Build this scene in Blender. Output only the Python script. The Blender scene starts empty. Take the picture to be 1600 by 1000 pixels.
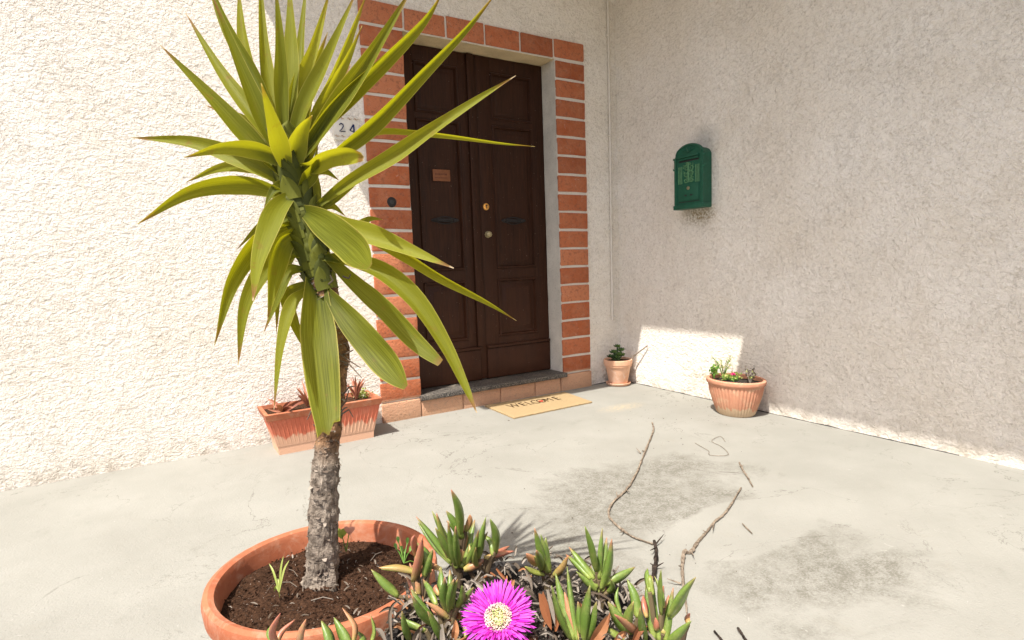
import bpy, bmesh, math, random
from mathutils import Vector, Matrix, noise
R = math.radians
rnd = random.Random(7)
S = bpy.context.scene

# ------------------------------------------------------------------ camera
F = 910.0                                   # focal length in pixels of a 1600 px wide frame
YAW, PITCH, ROLL = R(31.53), R(5.69), R(-2.05)
FW = Vector((math.sin(YAW)*math.cos(PITCH), math.cos(YAW)*math.cos(PITCH), -math.sin(PITCH)))
RT0 = Vector((math.cos(YAW), -math.sin(YAW), 0)); UP0 = RT0.cross(FW)
RT = RT0*math.cos(ROLL) + UP0*math.sin(ROLL); UP = UP0*math.cos(ROLL) - RT0*math.sin(ROLL)
CAM = Vector((0, 0, 1.0))
cd = bpy.data.cameras.new('camera'); cam = bpy.data.objects.new('camera', cd)
S.collection.objects.link(cam); S.camera = cam
cd.sensor_width = 36; cd.lens = 36*F/1600; cd.clip_start = .02; cd.clip_end = 500
cam.matrix_world = Matrix(((RT.x, UP.x, -FW.x, CAM.x), (RT.y, UP.y, -FW.y, CAM.y), (RT.z, UP.z, -FW.z, CAM.z), (0, 0, 0, 1)))
# ------------------------------------------------------------------ light
LA, LB = .495, .245                          # sunlight travels (LA, LB, -1)
SUND = Vector((LA, LB, -1)).normalized()
EL = math.asin(-SUND.z)
w = bpy.data.worlds.new('World'); S.world = w; w.use_nodes = True
nt = w.node_tree; bgn = nt.nodes['Background']; sky = nt.nodes.new('ShaderNodeTexSky')
sky.sky_type = 'NISHITA'; sky.sun_disc = False; sky.sun_elevation = EL
sky.sun_rotation = math.atan2(-LA, -LB); sky.dust_density = 4.0; sky.air_density = .8; sky.ozone_density = 1.0
nt.links.new(sky.outputs[0], bgn.inputs[0]); bgn.inputs[1].default_value = .13
ld = bpy.data.lights.new('sun', 'SUN'); sun = bpy.data.objects.new('sun', ld); S.collection.objects.link(sun)
ld.energy = 4.6; ld.angle = R(.55); ld.color = (1, .955, .89)
sun.location = (-5, -2, 10)
sun.rotation_euler = SUND.to_track_quat('-Z', 'Y').to_euler()
S.render.engine = 'CYCLES'
S.view_settings.view_transform = 'Standard'; S.view_settings.look = 'None'
S.view_settings.exposure = .9; S.view_settings.gamma = 1
S.cycles.max_bounces = 10; S.cycles.diffuse_bounces = 6; S.cycles.transmission_bounces = 6

YW, XW, YD = 3.574, 3.225, 3.737            # door wall, side wall, door plane
X1, X2, ZT, ZB = 1.459, 2.634, 2.462, .150  # door opening

def ray(px, py): return FW + RT*((px-800)/F) + UP*((500-py)/F)
def at(px, py, t): return CAM + ray(px, py)*t
def on(px, py, ax, v):
    r = ray(px, py); return CAM + r*((v-CAM[ax])/r[ax])

# ------------------------------------------------------------------ mesh helpers
class MB:
    def __init__(s): s.v = []; s.f = []; s.uv = []; s.t = []; s.fm = []
    def add(s, vs, fs, uvs=None, tint=None):
        o = len(s.v); s.v += [Vector(a) for a in vs]; s.f += [tuple(o+i for i in f) for f in fs]
        s.uv += uvs if uvs else [(a[0], a[1]) for a in vs]
        s.t += (tint if isinstance(tint, list) else [rnd.random() if tint is None else tint]*len(vs))
    def box(s, a, b, bev=0, tint=None, M=None, jit=0, seg=2):
        bm = bmesh.new(); bmesh.ops.create_cube(bm, size=1)
        for v in bm.verts: v.co = Vector([(a[i]+b[i])/2 + v.co[i]*(b[i]-a[i]) for i in range(3)])
        if bev: bmesh.ops.bevel(bm, geom=bm.edges[:], offset=bev, segments=seg, profile=.6, affect='EDGES')
        if jit:
            bmesh.ops.subdivide_edges(bm, edges=bm.edges[:], cuts=1, use_grid_fill=True)
            for v in bm.verts: v.co += noise.noise_vector(v.co*30)*jit
        vs = [(M @ v.co if M else v.co.copy()) for v in bm.verts]
        s.add(vs, [[v.index for v in f.verts] for f in bm.faces], tint=tint); bm.free()
    def tube(s, pts, rad, n=8, tint=None, cap=True, squash=1, wob=0, disp=None):
        pts = [Vector(p) for p in pts]; vs = []; fs = []; uv = []; tn = []
        up = Vector((.31, .22, .92)); prev = None; L = 0
        for i, p in enumerate(pts):
            d = (pts[min(i+1, len(pts)-1)] - pts[max(i-1, 0)]).normalized()
            a = d.cross(up) if prev is None else prev - d*prev.dot(d)
            if a.length < 1e-4: a = d.orthogonal()
            a.normalize(); prev = a; b = d.cross(a)
            r = rad[i] if isinstance(rad, (list, tuple)) else rad
            if i: L += (p-pts[i-1]).length
            for k in range(n):
                th = 2*math.pi*k/n; rr = r*(1+(wob*noise.noise(p*40+Vector((k*3.1, 0, 0))) if wob else 0))
                if disp: rr *= disp(th, i, p)
                vs.append(p + a*(math.cos(th)*rr) + b*(math.sin(th)*rr*squash)); uv.append((k/n, i/max(1, len(pts)-1)))
        for i in range(len(pts)-1):
            for k in range(n):
                k2 = (k+1) % n; fs.append((i*n+k, i*n+k2, (i+1)*n+k2, (i+1)*n+k))
        if cap: fs.append(tuple(range(n-1, -1, -1))); fs.append(tuple((len(pts)-1)*n+k for k in range(n)))
        s.add(vs, fs, uv, tint)
    def lathe(s, prof, c, n=48, tint=None, sx=1, sy=1, flute=None):
        vs = []; fs = []; uv = []
        for i, (r, z) in enumerate(prof):
            for k in range(n):
                th = 2*math.pi*k/n; rr = r
                if flute and flute[0] <= i <= flute[1]: rr = r*(1+flute[3]*(abs(math.sin(th*flute[2]/2))-.5))
                vs.append(Vector((c[0]+math.cos(th)*rr*sx, c[1]+math.sin(th)*rr*sy, c[2]+z))); uv.append((k/n, i/len(prof)))
        for i in range(len(prof)-1):
            for k in range(n):
                k2 = (k+1) % n; fs.append((i*n+k, i*n+k2, (i+1)*n+k2, (i+1)*n+k))
        s.add(vs, fs, uv, tint)
    def quad(s, a, b, c, d, tint=None): s.add([a, b, c, d], [(0, 1, 2, 3)], tint=tint)

ORG = {}
def link(o): S.collection.objects.link(o); return o
def tag(o, label=None, cat=None, group=None, kind=None):
    for k, v in (('label', label), ('category', cat), ('group', group), ('kind', kind)):
        if v: o[k] = v
    return o
def thing(name, label, cat, loc, group=None, kind=None):
    o = link(bpy.data.objects.new(name, None)); o.location = loc; o.empty_display_size = .1
    ORG[o] = Vector(loc); return tag(o, label, cat, group, kind)
def obj(name, m, mat, parent=None, smooth=True, loc=None):
    og = ORG[parent] if parent else (Vector(loc) if loc else Vector((0, 0, 0)))
    me = bpy.data.meshes.new(name); me.from_pydata([v-og for v in m.v], [], m.f)
    ul = me.uv_layers.new(name='UVMap')
    idx = [0]*len(me.loops); me.loops.foreach_get('vertex_index', idx)
    buf = []
    for i in idx: buf += [m.uv[i][0], m.uv[i][1]]
    ul.data.foreach_set('uv', buf)
    at_ = me.attributes.new('tint', 'FLOAT', 'POINT'); at_.data.foreach_set('value', m.t)
    me.materials.append(mat); me.validate(); me.update()
    bm = bmesh.new(); bm.from_mesh(me); bmesh.ops.recalc_face_normals(bm, faces=bm.faces); bm.to_mesh(me); bm.free()
    if smooth:
        me.polygons.foreach_set('use_smooth', [True]*len(me.polygons))
        if smooth != 'all':
            try: me.set_sharp_from_angle(angle=R(38))
            except Exception: pass
    o = link(bpy.data.objects.new(name, me)); o.location = (0, 0, 0) if parent else og
    if parent: o.parent = parent
    ORG[o] = og; return o
def spline(pts, n):
    P = [Vector(p) for p in pts]; P = [P[0]*2-P[1]] + P + [P[-1]*2-P[-2]]; out = []
    k = len(P)-3
    for i in range(n+1):
        u = i/n*k; j = min(int(u), k-1); t = u-j; a, b, c, d = P[j:j+4]
        out.append(.5*((2*b)+(c-a)*t+(2*a-5*b+4*c-d)*t*t+(3*b-a-3*c+d)*t**3))
    return out

# ------------------------------------------------------------------ material helpers
class N:
    def __init__(s, name, rough=.8, spec=.3, sub=None):
        m = bpy.data.materials.new(name); m.use_nodes = True; s.m = m; s.t = m.node_tree
        s.b = s.t.nodes['Principled BSDF']; s.b.inputs['Roughness'].default_value = rough
        s.b.inputs['Specular IOR Level'].default_value = spec
        s.co = s.t.nodes.new('ShaderNodeTexCoord').outputs['Object']
        g = s.t.nodes.new('ShaderNodeNewGeometry'); s.pos = g.outputs['Position']
    def new(s, ty, **kw):
        n = s.t.nodes.new(ty)
        for k, v in kw.items(): setattr(n, k, v)
        return n
    def L(s, a, b): s.t.links.new(a, b)
    def put(s, sock, v):
        if isinstance(v, (int, float, tuple, list)): sock.default_value = v
        else: s.L(v, sock)
    def noise(s, scale, detail=4, rough=.5, dist=0, vec=None, col=False):
        n = s.new('ShaderNodeTexNoise'); n.inputs['Scale'].default_value = scale; n.inputs['Detail'].default_value = detail
        n.inputs['Roughness'].default_value = rough; n.inputs['Distortion'].default_value = dist
        s.L(vec or s.pos, n.inputs['Vector']); return n.outputs['Color' if col else 'Fac']
    def vor(s, scale, feat='F1', out='Distance', vec=None, rnd_=1):
        n = s.new('ShaderNodeTexVoronoi', feature=feat); n.inputs['Scale'].default_value = scale
        n.inputs['Randomness'].default_value = rnd_; s.L(vec or s.pos, n.inputs['Vector']); return n.outputs[out]
    def mapv(s, scale=(1, 1, 1), loc=(0, 0, 0), rot=(0, 0, 0), vec=None):
        n = s.new('ShaderNodeMapping'); n.inputs['Scale'].default_value = scale; n.inputs['Location'].default_value = loc
        n.inputs['Rotation'].default_value = rot; s.L(vec or s.pos, n.inputs['Vector']); return n.outputs[0]
    def ramp(s, fac, stops, interp='LINEAR'):
        n = s.new('ShaderNodeValToRGB'); r = n.color_ramp; r.interpolation = interp
        while len(r.elements) < len(stops): r.elements.new(.5)
        for e, (p, c) in zip(r.elements, stops):
            e.position = p; e.color = (c, c, c, 1) if isinstance(c, (int, float)) else (*c, 1)
        s.put(n.inputs[0], fac); return n.outputs[0]
    def mix(s, fac, a, b, mode='MIX'):
        n = s.new('ShaderNodeMix', data_type='RGBA', blend_type=mode)
        s.put(n.inputs[0], fac)
        for i, v in ((6, a), (7, b)): s.put(n.inputs[i], (*v, 1) if isinstance(v, tuple) and len(v) == 3 else v)
        return n.outputs[2]
    def math(s, op, a, b=0, c=0, clamp=False):
        n = s.new('ShaderNodeMath', operation=op, use_clamp=clamp)
        for i, v in enumerate((a, b, c)): s.put(n.inputs[i], v)
        return n.outputs[0]
    def attr(s, name='tint'):
        n = s.new('ShaderNodeAttribute', attribute_name=name); return n.outputs['Fac']
    def uv(s): return s.new('ShaderNodeTexCoord').outputs['UV']
    def sep(s, v): return s.new_sep(v)
    def new_sep(s, v):
        n = s.new('ShaderNodeSeparateXYZ'); s.L(v, n.inputs[0]); return n.outputs
    def bump(s, h, dist=.005, strength=1):
        n = s.new('ShaderNodeBump'); n.inputs['Distance'].default_value = dist; n.inputs['Strength'].default_value = strength
        s.L(h, n.inputs['Height'])
        cur = s.b.inputs['Normal'].links
        if cur: s.L(cur[0].from_socket, n.inputs['Normal'])
        s.L(n.outputs[0], s.b.inputs['Normal'])
    def base(s, c): s.put(s.b.inputs['Base Color'], (*c, 1) if isinstance(c, tuple) else c)
    def near(s, p, sc):         # 1 at world point p falling to 0 at an ellipsoid of half axes sc
        n = s.mapv(scale=tuple(1/a for a in sc), loc=tuple(-b/a for a, b in zip(sc, p)))
        l = s.new('ShaderNodeVectorMath', operation='LENGTH'); s.L(n, l.inputs[0])
        return s.math('SUBTRACT', 1, l.outputs['Value'], clamp=True)
    def sss_leaf(s, col, f=.45):
        tr = s.new('ShaderNodeBsdfTranslucent'); s.put(tr.inputs[0], col)
        mx = s.new('ShaderNodeMixShader'); mx.inputs[0].default_value = f
        s.L(s.b.outputs[0], mx.inputs[1]); s.L(tr.outputs[0], mx.inputs[2])
        s.L(mx.outputs[0], s.t.nodes['Material Output'].inputs[0])

def mat_stucco():
    n = N('stucco', .92, .15)
    warp = n.noise(13, 3, .6, 0, col=True)
    vec = n.mix(.06, n.pos, warp, 'ADD')
    a = n.noise(52, 6, .66, .6, vec=vec); b = n.noise(140, 4, .65, .3); v = n.vor(85, 'SMOOTH_F1', vec=vec)
    fine = n.noise(330, 3, .6)
    # trowel creases: thin grooves along a warped ridge, only in places
    rg = n.math('ABSOLUTE', n.math('SUBTRACT', n.noise(11, 4, .62, 1.6), .5))
    cr = n.math('MULTIPLY', n.ramp(rg, [(0, 1), (.022, 0)]), n.ramp(n.noise(3.3, 3, .5), [(.42, 0), (.60, 1)]))
    h = n.math('ADD', n.math('MULTIPLY', a, 1.0), n.math('ADD', n.math('MULTIPLY', b, .5), n.math('MULTIPLY', v, .35)))
    h = n.math('ADD', h, n.math('MULTIPLY', fine, .12)); h = n.math('ADD', h, n.math('MULTIPLY', n.ramp(n.noise(21, 4, .6, .9, vec=n.mapv(scale=(1, 1, 1.5), rot=(.5, .4, 0))), [(.38, 0), (.62, 1)]), .42)); h = n.math('SUBTRACT', h, n.math('MULTIPLY', cr, .16))
    # the plaster is smoother near the ground
    z = n.sep(n.pos)[2]
    big = n.noise(1.6, 4, .6)
    col = n.mix(n.ramp(big, [(.35, 0), (.7, 1)]), (.84, .77, .67), (.92, .865, .785))
    col = n.mix(n.math('MULTIPLY', n.ramp(n.noise(60, 4, .75), [(.54, 0), (.70, 1)]), .45), col, (.36, .29, .21))
    col = n.mix(n.math('MULTIPLY', n.ramp(n.noise(170, 2, .5), [(.69, 0), (.73, 1)]), .55), col, (.20, .16, .12))
    col = n.mix(n.math('MULTIPLY', n.ramp(a, [(.36, 1), (.47, 0)]), .30), col, (.42, .36, .28))
    m1 = n.math('MULTIPLY', n.math('MULTIPLY', n.near((XW, 2.75, 1.27), (.3, .2, .09)), 1.1), n.ramp(n.noise(70, 3, .6), [(.42, 0), (.6, 1)]), clamp=True)
    col = n.mix(m1, col, (.30, .19, .06))
    m2 = n.math('MULTIPLY', n.near((XW, 2.70, 1.77), (.3, .15, .12)), .42, clamp=True)
    col = n.mix(m2, col, (.22, .25, .25))
    streak = n.ramp(n.noise(1, 4, .6, vec=n.mapv(scale=(9, 9, .7))), [(.52, 0), (.72, .10)])
    col = n.mix(streak, col, (.50, .44, .35))
    blot = n.ramp(n.noise(2.7, 6, .7, .8), [(.55, 0), (.60, .14)]); col = n.mix(blot, col, (.66, .57, .45))
    m3 = n.math('MULTIPLY', n.ramp(z, [(0, 1), (.14, 0)]), n.ramp(n.noise(14, 4, .7), [(.4, 0), (.65, .7)]))
    col = n.mix(m3, col, (.40, .34, .26)); col = n.mix(n.math('MULTIPLY', cr, .16), col, (.36, .30, .23))
    m4 = n.math('MULTIPLY', n.near((XW, 2.72, .16), (.3, .26, .08)), n.ramp(n.noise(20, 4, .7), [(.48, 0), (.6, .8)]))
    col = n.mix(m4, col, (.42, .34, .20))
    n.base(col); n.bump(n.noise(4, 3, .5), .02, .35); n.bump(h, .011, 1.0); return n.m
def mat_plaster(name='plaster', c=(.62, .57, .49)):
    n = N(name, .9, .15)
    a = n.noise(40, 5, .65); big = n.noise(7, 4, .6)
    col = n.mix(n.ramp(big, [(.35, 0), (.68, 1)]), tuple(x*.8 for x in c), c)
    col = n.mix(n.math('MULTIPLY', n.ramp(n.noise(130, 2, .5), [(.62, 0), (.7, 1)]), .6), col, tuple(x*.4 for x in c))
    n.base(col); n.bump(a, .008, .8); n.bump(n.noise(220, 2), .002, .6); return n.m
def mat_brick():
    n = N('brick', .88, .2); t = n.attr()
    col = n.ramp(t, [(0, (.29, .075, .029)), (.35, (.39, .105, .040)), (.65, (.45, .135, .056)), (1, (.50, .18, .085))])
    col = n.mix(n.ramp(n.noise(12, 5, .7, .5), [(.35, 0), (.75, .55)]), col, (.50, .22, .12))
    col = n.mix(n.ramp(n.noise(45, 4, .7), [(.52, 0), (.66, .75)]), col, (.22, .085, .05))
    col = n.mix(n.ramp(n.noise(22, 5, .8, 1.5), [(.60, 0), (.74, .6)]), col, (.58, .43, .33))
    z = n.sep(n.pos)[2]
    col = n.mix(n.math('MULTIPLY', n.ramp(z, [(.0, 1), (.14, .9), (.15, 0)]), .55), col, (.62, .45, .30))
    col = n.mix(n.ramp(n.noise(180, 2, .5), [(.66, 0), (.70, .7)]), col, (.12, .05, .03))
    n.base(col); n.bump(n.noise(60, 5, .7), .009, 1); n.bump(n.noise(280, 2), .002, .8); return n.m
def mat_mortar():
    n = N('mortar', .95, .1)
    n.base(n.mix(n.noise(50, 4, .6), (.56, .50, .43), (.72, .67, .59))); n.bump(n.noise(110, 4, .7), .005, 1); return n.m
def mat_concrete():
    n = N('concrete', .9, .2)
    x, y, z = n.sep(n.pos)
    col = n.mix(n.ramp(n.noise(2.2, 5, .6), [(.35, 0), (.7, 1)]), (.222, .217, .190), (.258, .253, .224))
    col = n.mix(n.math('MULTIPLY', n.ramp(n.noise(8, 6, .72, .6), [(.58, 0), (.76, 1)]), .22), col, (.20, .18, .14))
    # weathered grey patches in the middle of the patio, cleaner repair patches among them
    reg = n.math('MAXIMUM', n.math('MULTIPLY', n.near((1.70, 1.78, 0), (.78, .50, 1)), 1.7), n.math('MAXIMUM',
          n.math('MULTIPLY', n.near((1.72, 1.02, 0), (.52, .36, 1)), 1.5), n.math('MULTIPLY', n.near((1.0, 1.45, 0), (.55, .5, 1)), 1.4)))
    reg = n.math('MINIMUM', reg, 1)
    clean = n.math('MULTIPLY', n.near((1.78, 1.33, 0), (.36, .19, 1)), 3, clamp=True)
    edge = n.noise(3.4, 7, .68, .5)
    m = n.ramp(n.math('ADD', edge, n.math('SUBTRACT', n.math('MULTIPLY', n.math('SUBTRACT', reg, n.math('MULTIPLY', clean, 1.3)), .36), .05)), [(.56, 0), (.78, 1)])
    gr = n.ramp(n.math('ADD', n.math('MULTIPLY', n.noise(120, 5, .85), .55), n.math('MULTIPLY', n.noise(19, 6, .8), .45)), [(.42, 0), (.56, 1)])
    col = n.mix(n.math('MULTIPLY', n.math('MULTIPLY', m, gr), .74), col, (.090, .082, .062))
    col = n.mix(n.math('MULTIPLY', n.ramp(n.noise(150, 3, .6), [(.66, 0), (.72, 1)]), n.math('ADD', n.math('MULTIPLY', m, .6), .12)), col, (.10, .09, .07))
    col = n.mix(n.ramp(n.noise(19, 3, .6, 2), [(.70, 0), (.74, .5)]), col, (.35, .34, .31))
    rg = n.math('ABSOLUTE', n.math('SUBTRACT', n.noise(1.7, 6, .62, .9), .5))
    col = n.mix(n.math('MULTIPLY', n.ramp(rg, [(0, 1), (.0035, 0)]), n.ramp(n.noise(1.1, 2), [(.45, 0), (.55, .7)])), col, (.09, .08, .065))
    # old wet line and sand drift below the corner
    q = n.math('MULTIPLY', n.near((2.62, 2.90, 0), (.22, .10, 1)), n.ramp(n.noise(45, 4, .7), [(.4, 0), (.6, 1)]))
    col = n.mix(q, col, (.36, .30, .20))
    n.base(col)
    n.bump(n.noise(3, 4, .6), .02, .35); n.bump(n.noise(90, 5, .75), .0035, n and .7)
    pit = n.ramp(n.vor(70), [(.12, 0), (.3, 1)]); n.bump(pit, .0012, .5)
    return n.m
def mat_wood():
    n = N('dark_wood', .5, .16)
    v = n.mapv(scale=(18, 18, 1.1)); g = n.noise(3.5, 6, .65, 1.2, vec=v)
    col = n.mix(n.ramp(g, [(.3, 0), (.7, 1)]), (.017, .0062, .003), (.042, .0145, .0062))
    z = n.sep(n.pos)[2]
    worn = n.math('MULTIPLY', n.ramp(z, [(.15, 1), (1.15, 0)]), n.ramp(n.noise(6, 5, .7), [(.3, .3), (.65, 1)]))
    col = n.mix(n.math('MULTIPLY', worn, .7), col, (.070, .026, .013))
    col = n.mix(n.ramp(n.noise(150, 1, .4), [(.80, 0), (.82, .8)]), col, (.45, .38, .32))
    n.base(col); n.bump(g, .0012, .6)
    n.put(n.b.inputs['Roughness'], n.ramp(n.noise(9, 4, .6), [(.3, .38), (.7, .6)])); return n.m
def mat_granite():
    n = N('granite', .55, .4)
    col = n.ramp(n.noise(130, 3, .7), [(.40, (.015, .014, .013)), (.52, (.07, .062, .055)), (.66, (.24, .21, .17))])
    col = n.mix(n.ramp(n.noise(9, 4, .7), [(.50, 0), (.72, .45)]), col, (.20, .17, .13))
    n.base(col); n.bump(n.noise(120, 3), .001, .5); return n.m
def mat_terracotta(name, c1, c2, chalk=(.66, .55, .44), ch=.5, zc=None, flutes=False):
    n = N(name, .78, .25)
    col = n.mix(n.ramp(n.noise(7, 5, .65, .4), [(.35, 0), (.7, 1)]), c1, c2)
    col = n.mix(n.math('MULTIPLY', n.ramp(n.noise(16, 6, .75, .8), [(.5, 0), (.66, 1)]), ch), col, chalk)
    if zc:
        z = n.sep(n.pos)[2]
        zz = n.math('ADD', z, n.math('MULTIPLY', n.math('SUBTRACT', n.noise(24, 3, .6, vec=n.mapv(scale=(1, 1, .15))), .5), .16))
        col = n.mix(n.ramp(zz, [(zc*.85, .85), (zc, 0)]), col, chalk)
    col = n.mix(n.ramp(n.noise(60, 3, .7), [(.64, 0), (.72, .35)]), col, tuple(x*.45 for x in c1))
    n.base(col); n.bump(n.noise(90, 4, .7), .0015, .7); return n.m
def mat_simple(name, c, rough=.6, spec=.3, metal=0, var=.25, sc=40, bump=.001):
    n = N(name, rough, spec); n.b.inputs['Metallic'].default_value = metal
    n.base(n.mix(n.noise(sc, 4, .6), tuple(x*(1-var) for x in c), tuple(min(1, x*(1+var)) for x in c)))
    if bump: n.bump(n.noise(sc*3, 3), bump, .6)
    return n.m
def mat_yucca():
    n = N('yucca_leaf', .52, .16); u = n.uv(); s = n.sep(u); t = n.attr()
    st = n.noise(1, 3, .6, vec=n.mapv(scale=(46, 2.2, 1), vec=u))
    g = n.ramp(t, [(0, (.020, .034, .002)), (.45, (.066, .080, .003)), (1, (.25, .25, .025))])
    g = n.mix(n.math('MULTIPLY', n.ramp(st, [(.40, 0), (.60, 1)]), .55), g, (.20, .215, .025))
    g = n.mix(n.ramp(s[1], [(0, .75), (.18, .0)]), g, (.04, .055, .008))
    edge = n.math('ABSOLUTE', n.math('SUBTRACT', s[0], .5))
    g = n.mix(n.ramp(edge, [(.455, 0), (.49, .8)]), g, (.34, .30, .07))
    blot = n.noise(26, 5, .75)
    g = n.mix(n.math('MULTIPLY', n.ramp(blot, [(.58, 0), (.68, 1)]), n.ramp(s[1], [(.3, .12), (.9, .9)])), g, (.15, .075, .02))
    tip = n.math('ADD', s[1], n.math('MULTIPLY', n.math('SUBTRACT', n.noise(30, 3), .5), .08))
    g = n.mix(n.ramp(tip, [(.875, 0), (.94, 1)]), g, (.17, .085, .035))
    g = n.mix(n.ramp(tip, [(.972, 0), (.99, 1)]), g, (.42, .33, .24))
    n.base(g); n.bump(st, .0012, .5)
    tr = n.mix(.3, g, (.50, .50, .015)); tr = n.mix(1, tr, (1.75, 1.6, .5), 'MULTIPLY')
    n.sss_leaf(tr, .38); return n.m
def mat_iceleaf():
    n = N('ice_plant_leaf', .42, .45); s = n.sep(n.uv()); t = n.attr()
    g = n.ramp(t, [(0, (.070, .125, .018)), (.5, (.125, .185, .032)), (.62, (.23, .24, .05)), (.75, (.34, .16, .08)), (1, (.36, .11, .075))])
    g = n.mix(n.ramp(s[1], [(0, .6), (.35, 0)]), g, (.34, .38, .09))
    g = n.mix(n.math('MULTIPLY', n.ramp(s[1], [(.78, 0), (1, 1)]), n.ramp(n.noise(18, 2), [(.40, .1), (.6, .9)])), g, (.36, .11, .09))
    g = n.mix(n.math('MULTIPLY', n.ramp(n.noise(60, 4, .7), [(.5, 0), (.7, 1)]), .35), g, (.30, .28, .10))
    n.base(g); n.bump(n.noise(150, 3), .0012, .5)
    n.b.inputs['Subsurface Weight'].default_value = .25; n.b.inputs['Subsurface Radius'].default_value = (.6, .8, .2)
    n.b.inputs['Subsurface Scale'].default_value = .006
    return n.m
def mat_plant(name, c1, c2, f=.3, rough=.5):
    n = N(name, rough, .35); col = n.mix(n.attr(), c1, c2); n.base(col)
    if f: n.sss_leaf(n.mix(1, col, (1.3, 1.3, .8), 'MULTIPLY'), f)
    return n.m
def mat_soil(name='soil', c1=(.018, .009, .005), c2=(.075, .037, .020)):
    n = N(name, .97, .1)
    col = n.mix(n.ramp(n.noise(160, 4, .75), [(.35, 0), (.68, 1)]), c1, c2)
    col = n.mix(n.ramp(n.noise(230, 2, .5), [(.70, 0), (.73, .8)]), col, (.38, .32, .27))
    n.base(col); n.bump(n.noise(130, 4, .8), .006, 1); return n.m
def mat_bark(name, cols, zs=None):
    n = N(name, .93, .12)
    g = n.noise(38, 5, .75, .5, vec=n.mapv(scale=(1, 1, .8)))
    lo = n.mix(n.ramp(g, [(.36, 0), (.64, 1)]), cols[0], cols[1])
    if zs:
        z = n.sep(n.pos)[2]; hi = n.mix(n.ramp(g, [(.36, 0), (.64, 1)]), cols[2], cols[3])
        lo = n.mix(n.ramp(n.math('ADD', z, n.math('MULTIPLY', n.noise(12, 3), .12)), [(zs, 0), (zs+.06, 1)]), lo, hi)
    n.base(lo); n.bump(g, .012, 1); n.bump(n.noise(170, 3), .003, .8); return n.m

M = dict(stucco=mat_stucco(), plaster=mat_plaster(), lintel=mat_plaster('lintel_plaster', (.70, .55, .33)), brick=mat_brick(), mortar=mat_mortar(),
    concrete=mat_concrete(), wood=mat_wood(), granite=mat_granite(),
    terra=mat_terracotta('terracotta', (.29, .085, .038), (.38, .14, .07), (.48, .35, .25), ch=.3),
    terra_pale=mat_terracotta('pale_terracotta', (.60, .33, .20), (.70, .44, .30), (.78, .64, .52), .55),
    terra_flute=mat_terracotta('fluted_terracotta', (.46, .20, .12), (.56, .28, .17), (.55, .42, .27), .5, .05),
    plastic=mat_terracotta('planter_plastic', (.50, .13, .07), (.54, .16, .09), (.66, .42, .28), .12, .105),
    green=mat_simple('green_enamel', (.012, .085, .048), .5, .35, 0, .35, 30, .001),
    green2=mat_simple('green_enamel_relief', (.08, .20, .09), .55, .35, 0, .6, 60, .002),
    brass=mat_simple('brass', (.75, .38, .10), .35, .5, .9, .2), brassd=mat_simple('dull_brass', (.36, .30, .17), .5, .5, .7, .5, 90),
    copper=mat_simple('copper_plate', (.20, .075, .032), .5, .4, .4, .3), black=mat_simple('black_metal', (.02, .02, .02), .5, .4),
    iron=mat_simple('dark_iron', (.022, .019, .018), .6, .3, .2, .5, 60), dark=mat_simple('dark_ink', (.008, .018, .085), .6, .2, 0, .1),
    steel=mat_simple('lock_steel', (.45, .40, .25), .4, .5, .8), pipe=mat_simple('painted_pipe', (.62, .57, .50), .7, .2, 0, .15, 30, .001),
    coir=mat_simple('coir', (.33, .24, .13), .95, .1, 0, .22, 220, .004), text=mat_simple('mat_print', (.055, .03, .015), .95, .1, 0, .4, 200, .002),
    redp=mat_simple('red_print', (.42, .05, .03), .95, .1, 0, .3, 200, .002),
    tile=mat_simple('glazed_tile', (.62, .58, .50), .35, .5, 0, .1, 20, 0), orn=mat_simple('tile_ornament', (.42, .25, .12), .4, .4, 0, .3, 50, 0),
    yleaf=mat_yucca(), ice=mat_iceleaf(), soil=mat_soil(), soil2=mat_soil('dark_soil', (.014, .012, .010), (.075, .062, .05)),
    ybase=mat_plant('leaf_base', (.034, .042, .002), (.120, .125, .006), .15, .75),
    bark=mat_bark('yucca_bark', ((.085, .066, .05), (.30, .25, .20), (.07, .035, .018), (.30, .17, .09)), .62),
    flake=mat_plant('bark_flake', (.08, .055, .04), (.28, .235, .19), 0, .95),
    twig=mat_bark('twig_bark', ((.12, .09, .065), (.32, .26, .195))), char=mat_bark('dark_twig_bark', ((.012, .009, .008), (.06, .045, .035))),
    dry=mat_plant('dry_leaf', (.075, .052, .033), (.27, .235, .195), .1, .85), dryo=mat_plant('orange_dry_leaf', (.18, .06, .022), (.34, .16, .07), .15, .7),
    petal=mat_plant('petal', (.46, .012, .38), (.68, .10, .60), .3, .55), stam=mat_plant('stamen', (.66, .55, .25), (.70, .52, .55), .2, .7),
    succ=mat_plant('succulent', (.018, .045, .012), (.085, .15, .03), 0, .4), lime=mat_plant('lime_leaf', (.22, .30, .05), (.48, .52, .16), .3),
    rust=mat_plant('rusty_leaf', (.20, .06, .035), (.42, .18, .11), .15), pale=mat_plant('pale_flower', (.50, .44, .22), (.72, .68, .50), .3),
    pink=mat_plant('pink_petal', (.70, .04, .25), (.80, .12, .35), .3), sprout=mat_plant('sprout', (.08, .20, .03), (.20, .36, .06), .35),
    stem=mat_plant('woody_stem', (.07, .045, .025), (.16, .12, .06), 0, .8), nursery=mat_simple('nursery_plastic', (.025, .022, .02), .6), roof=mat_simple('shade_roof_soffit', (.55, .48, .40), .9, .1, 0, .1, 8, .004))

# ------------------------------------------------------------------ ground
m = MB(); m.add([(-45, -45, 0), (45, -45, 0), (45, 45, 0), (-45, 45, 0)], [(0, 1, 2, 3)])
tag(obj('patio_floor', m, M['concrete'], smooth=False), kind='structure')

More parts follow.
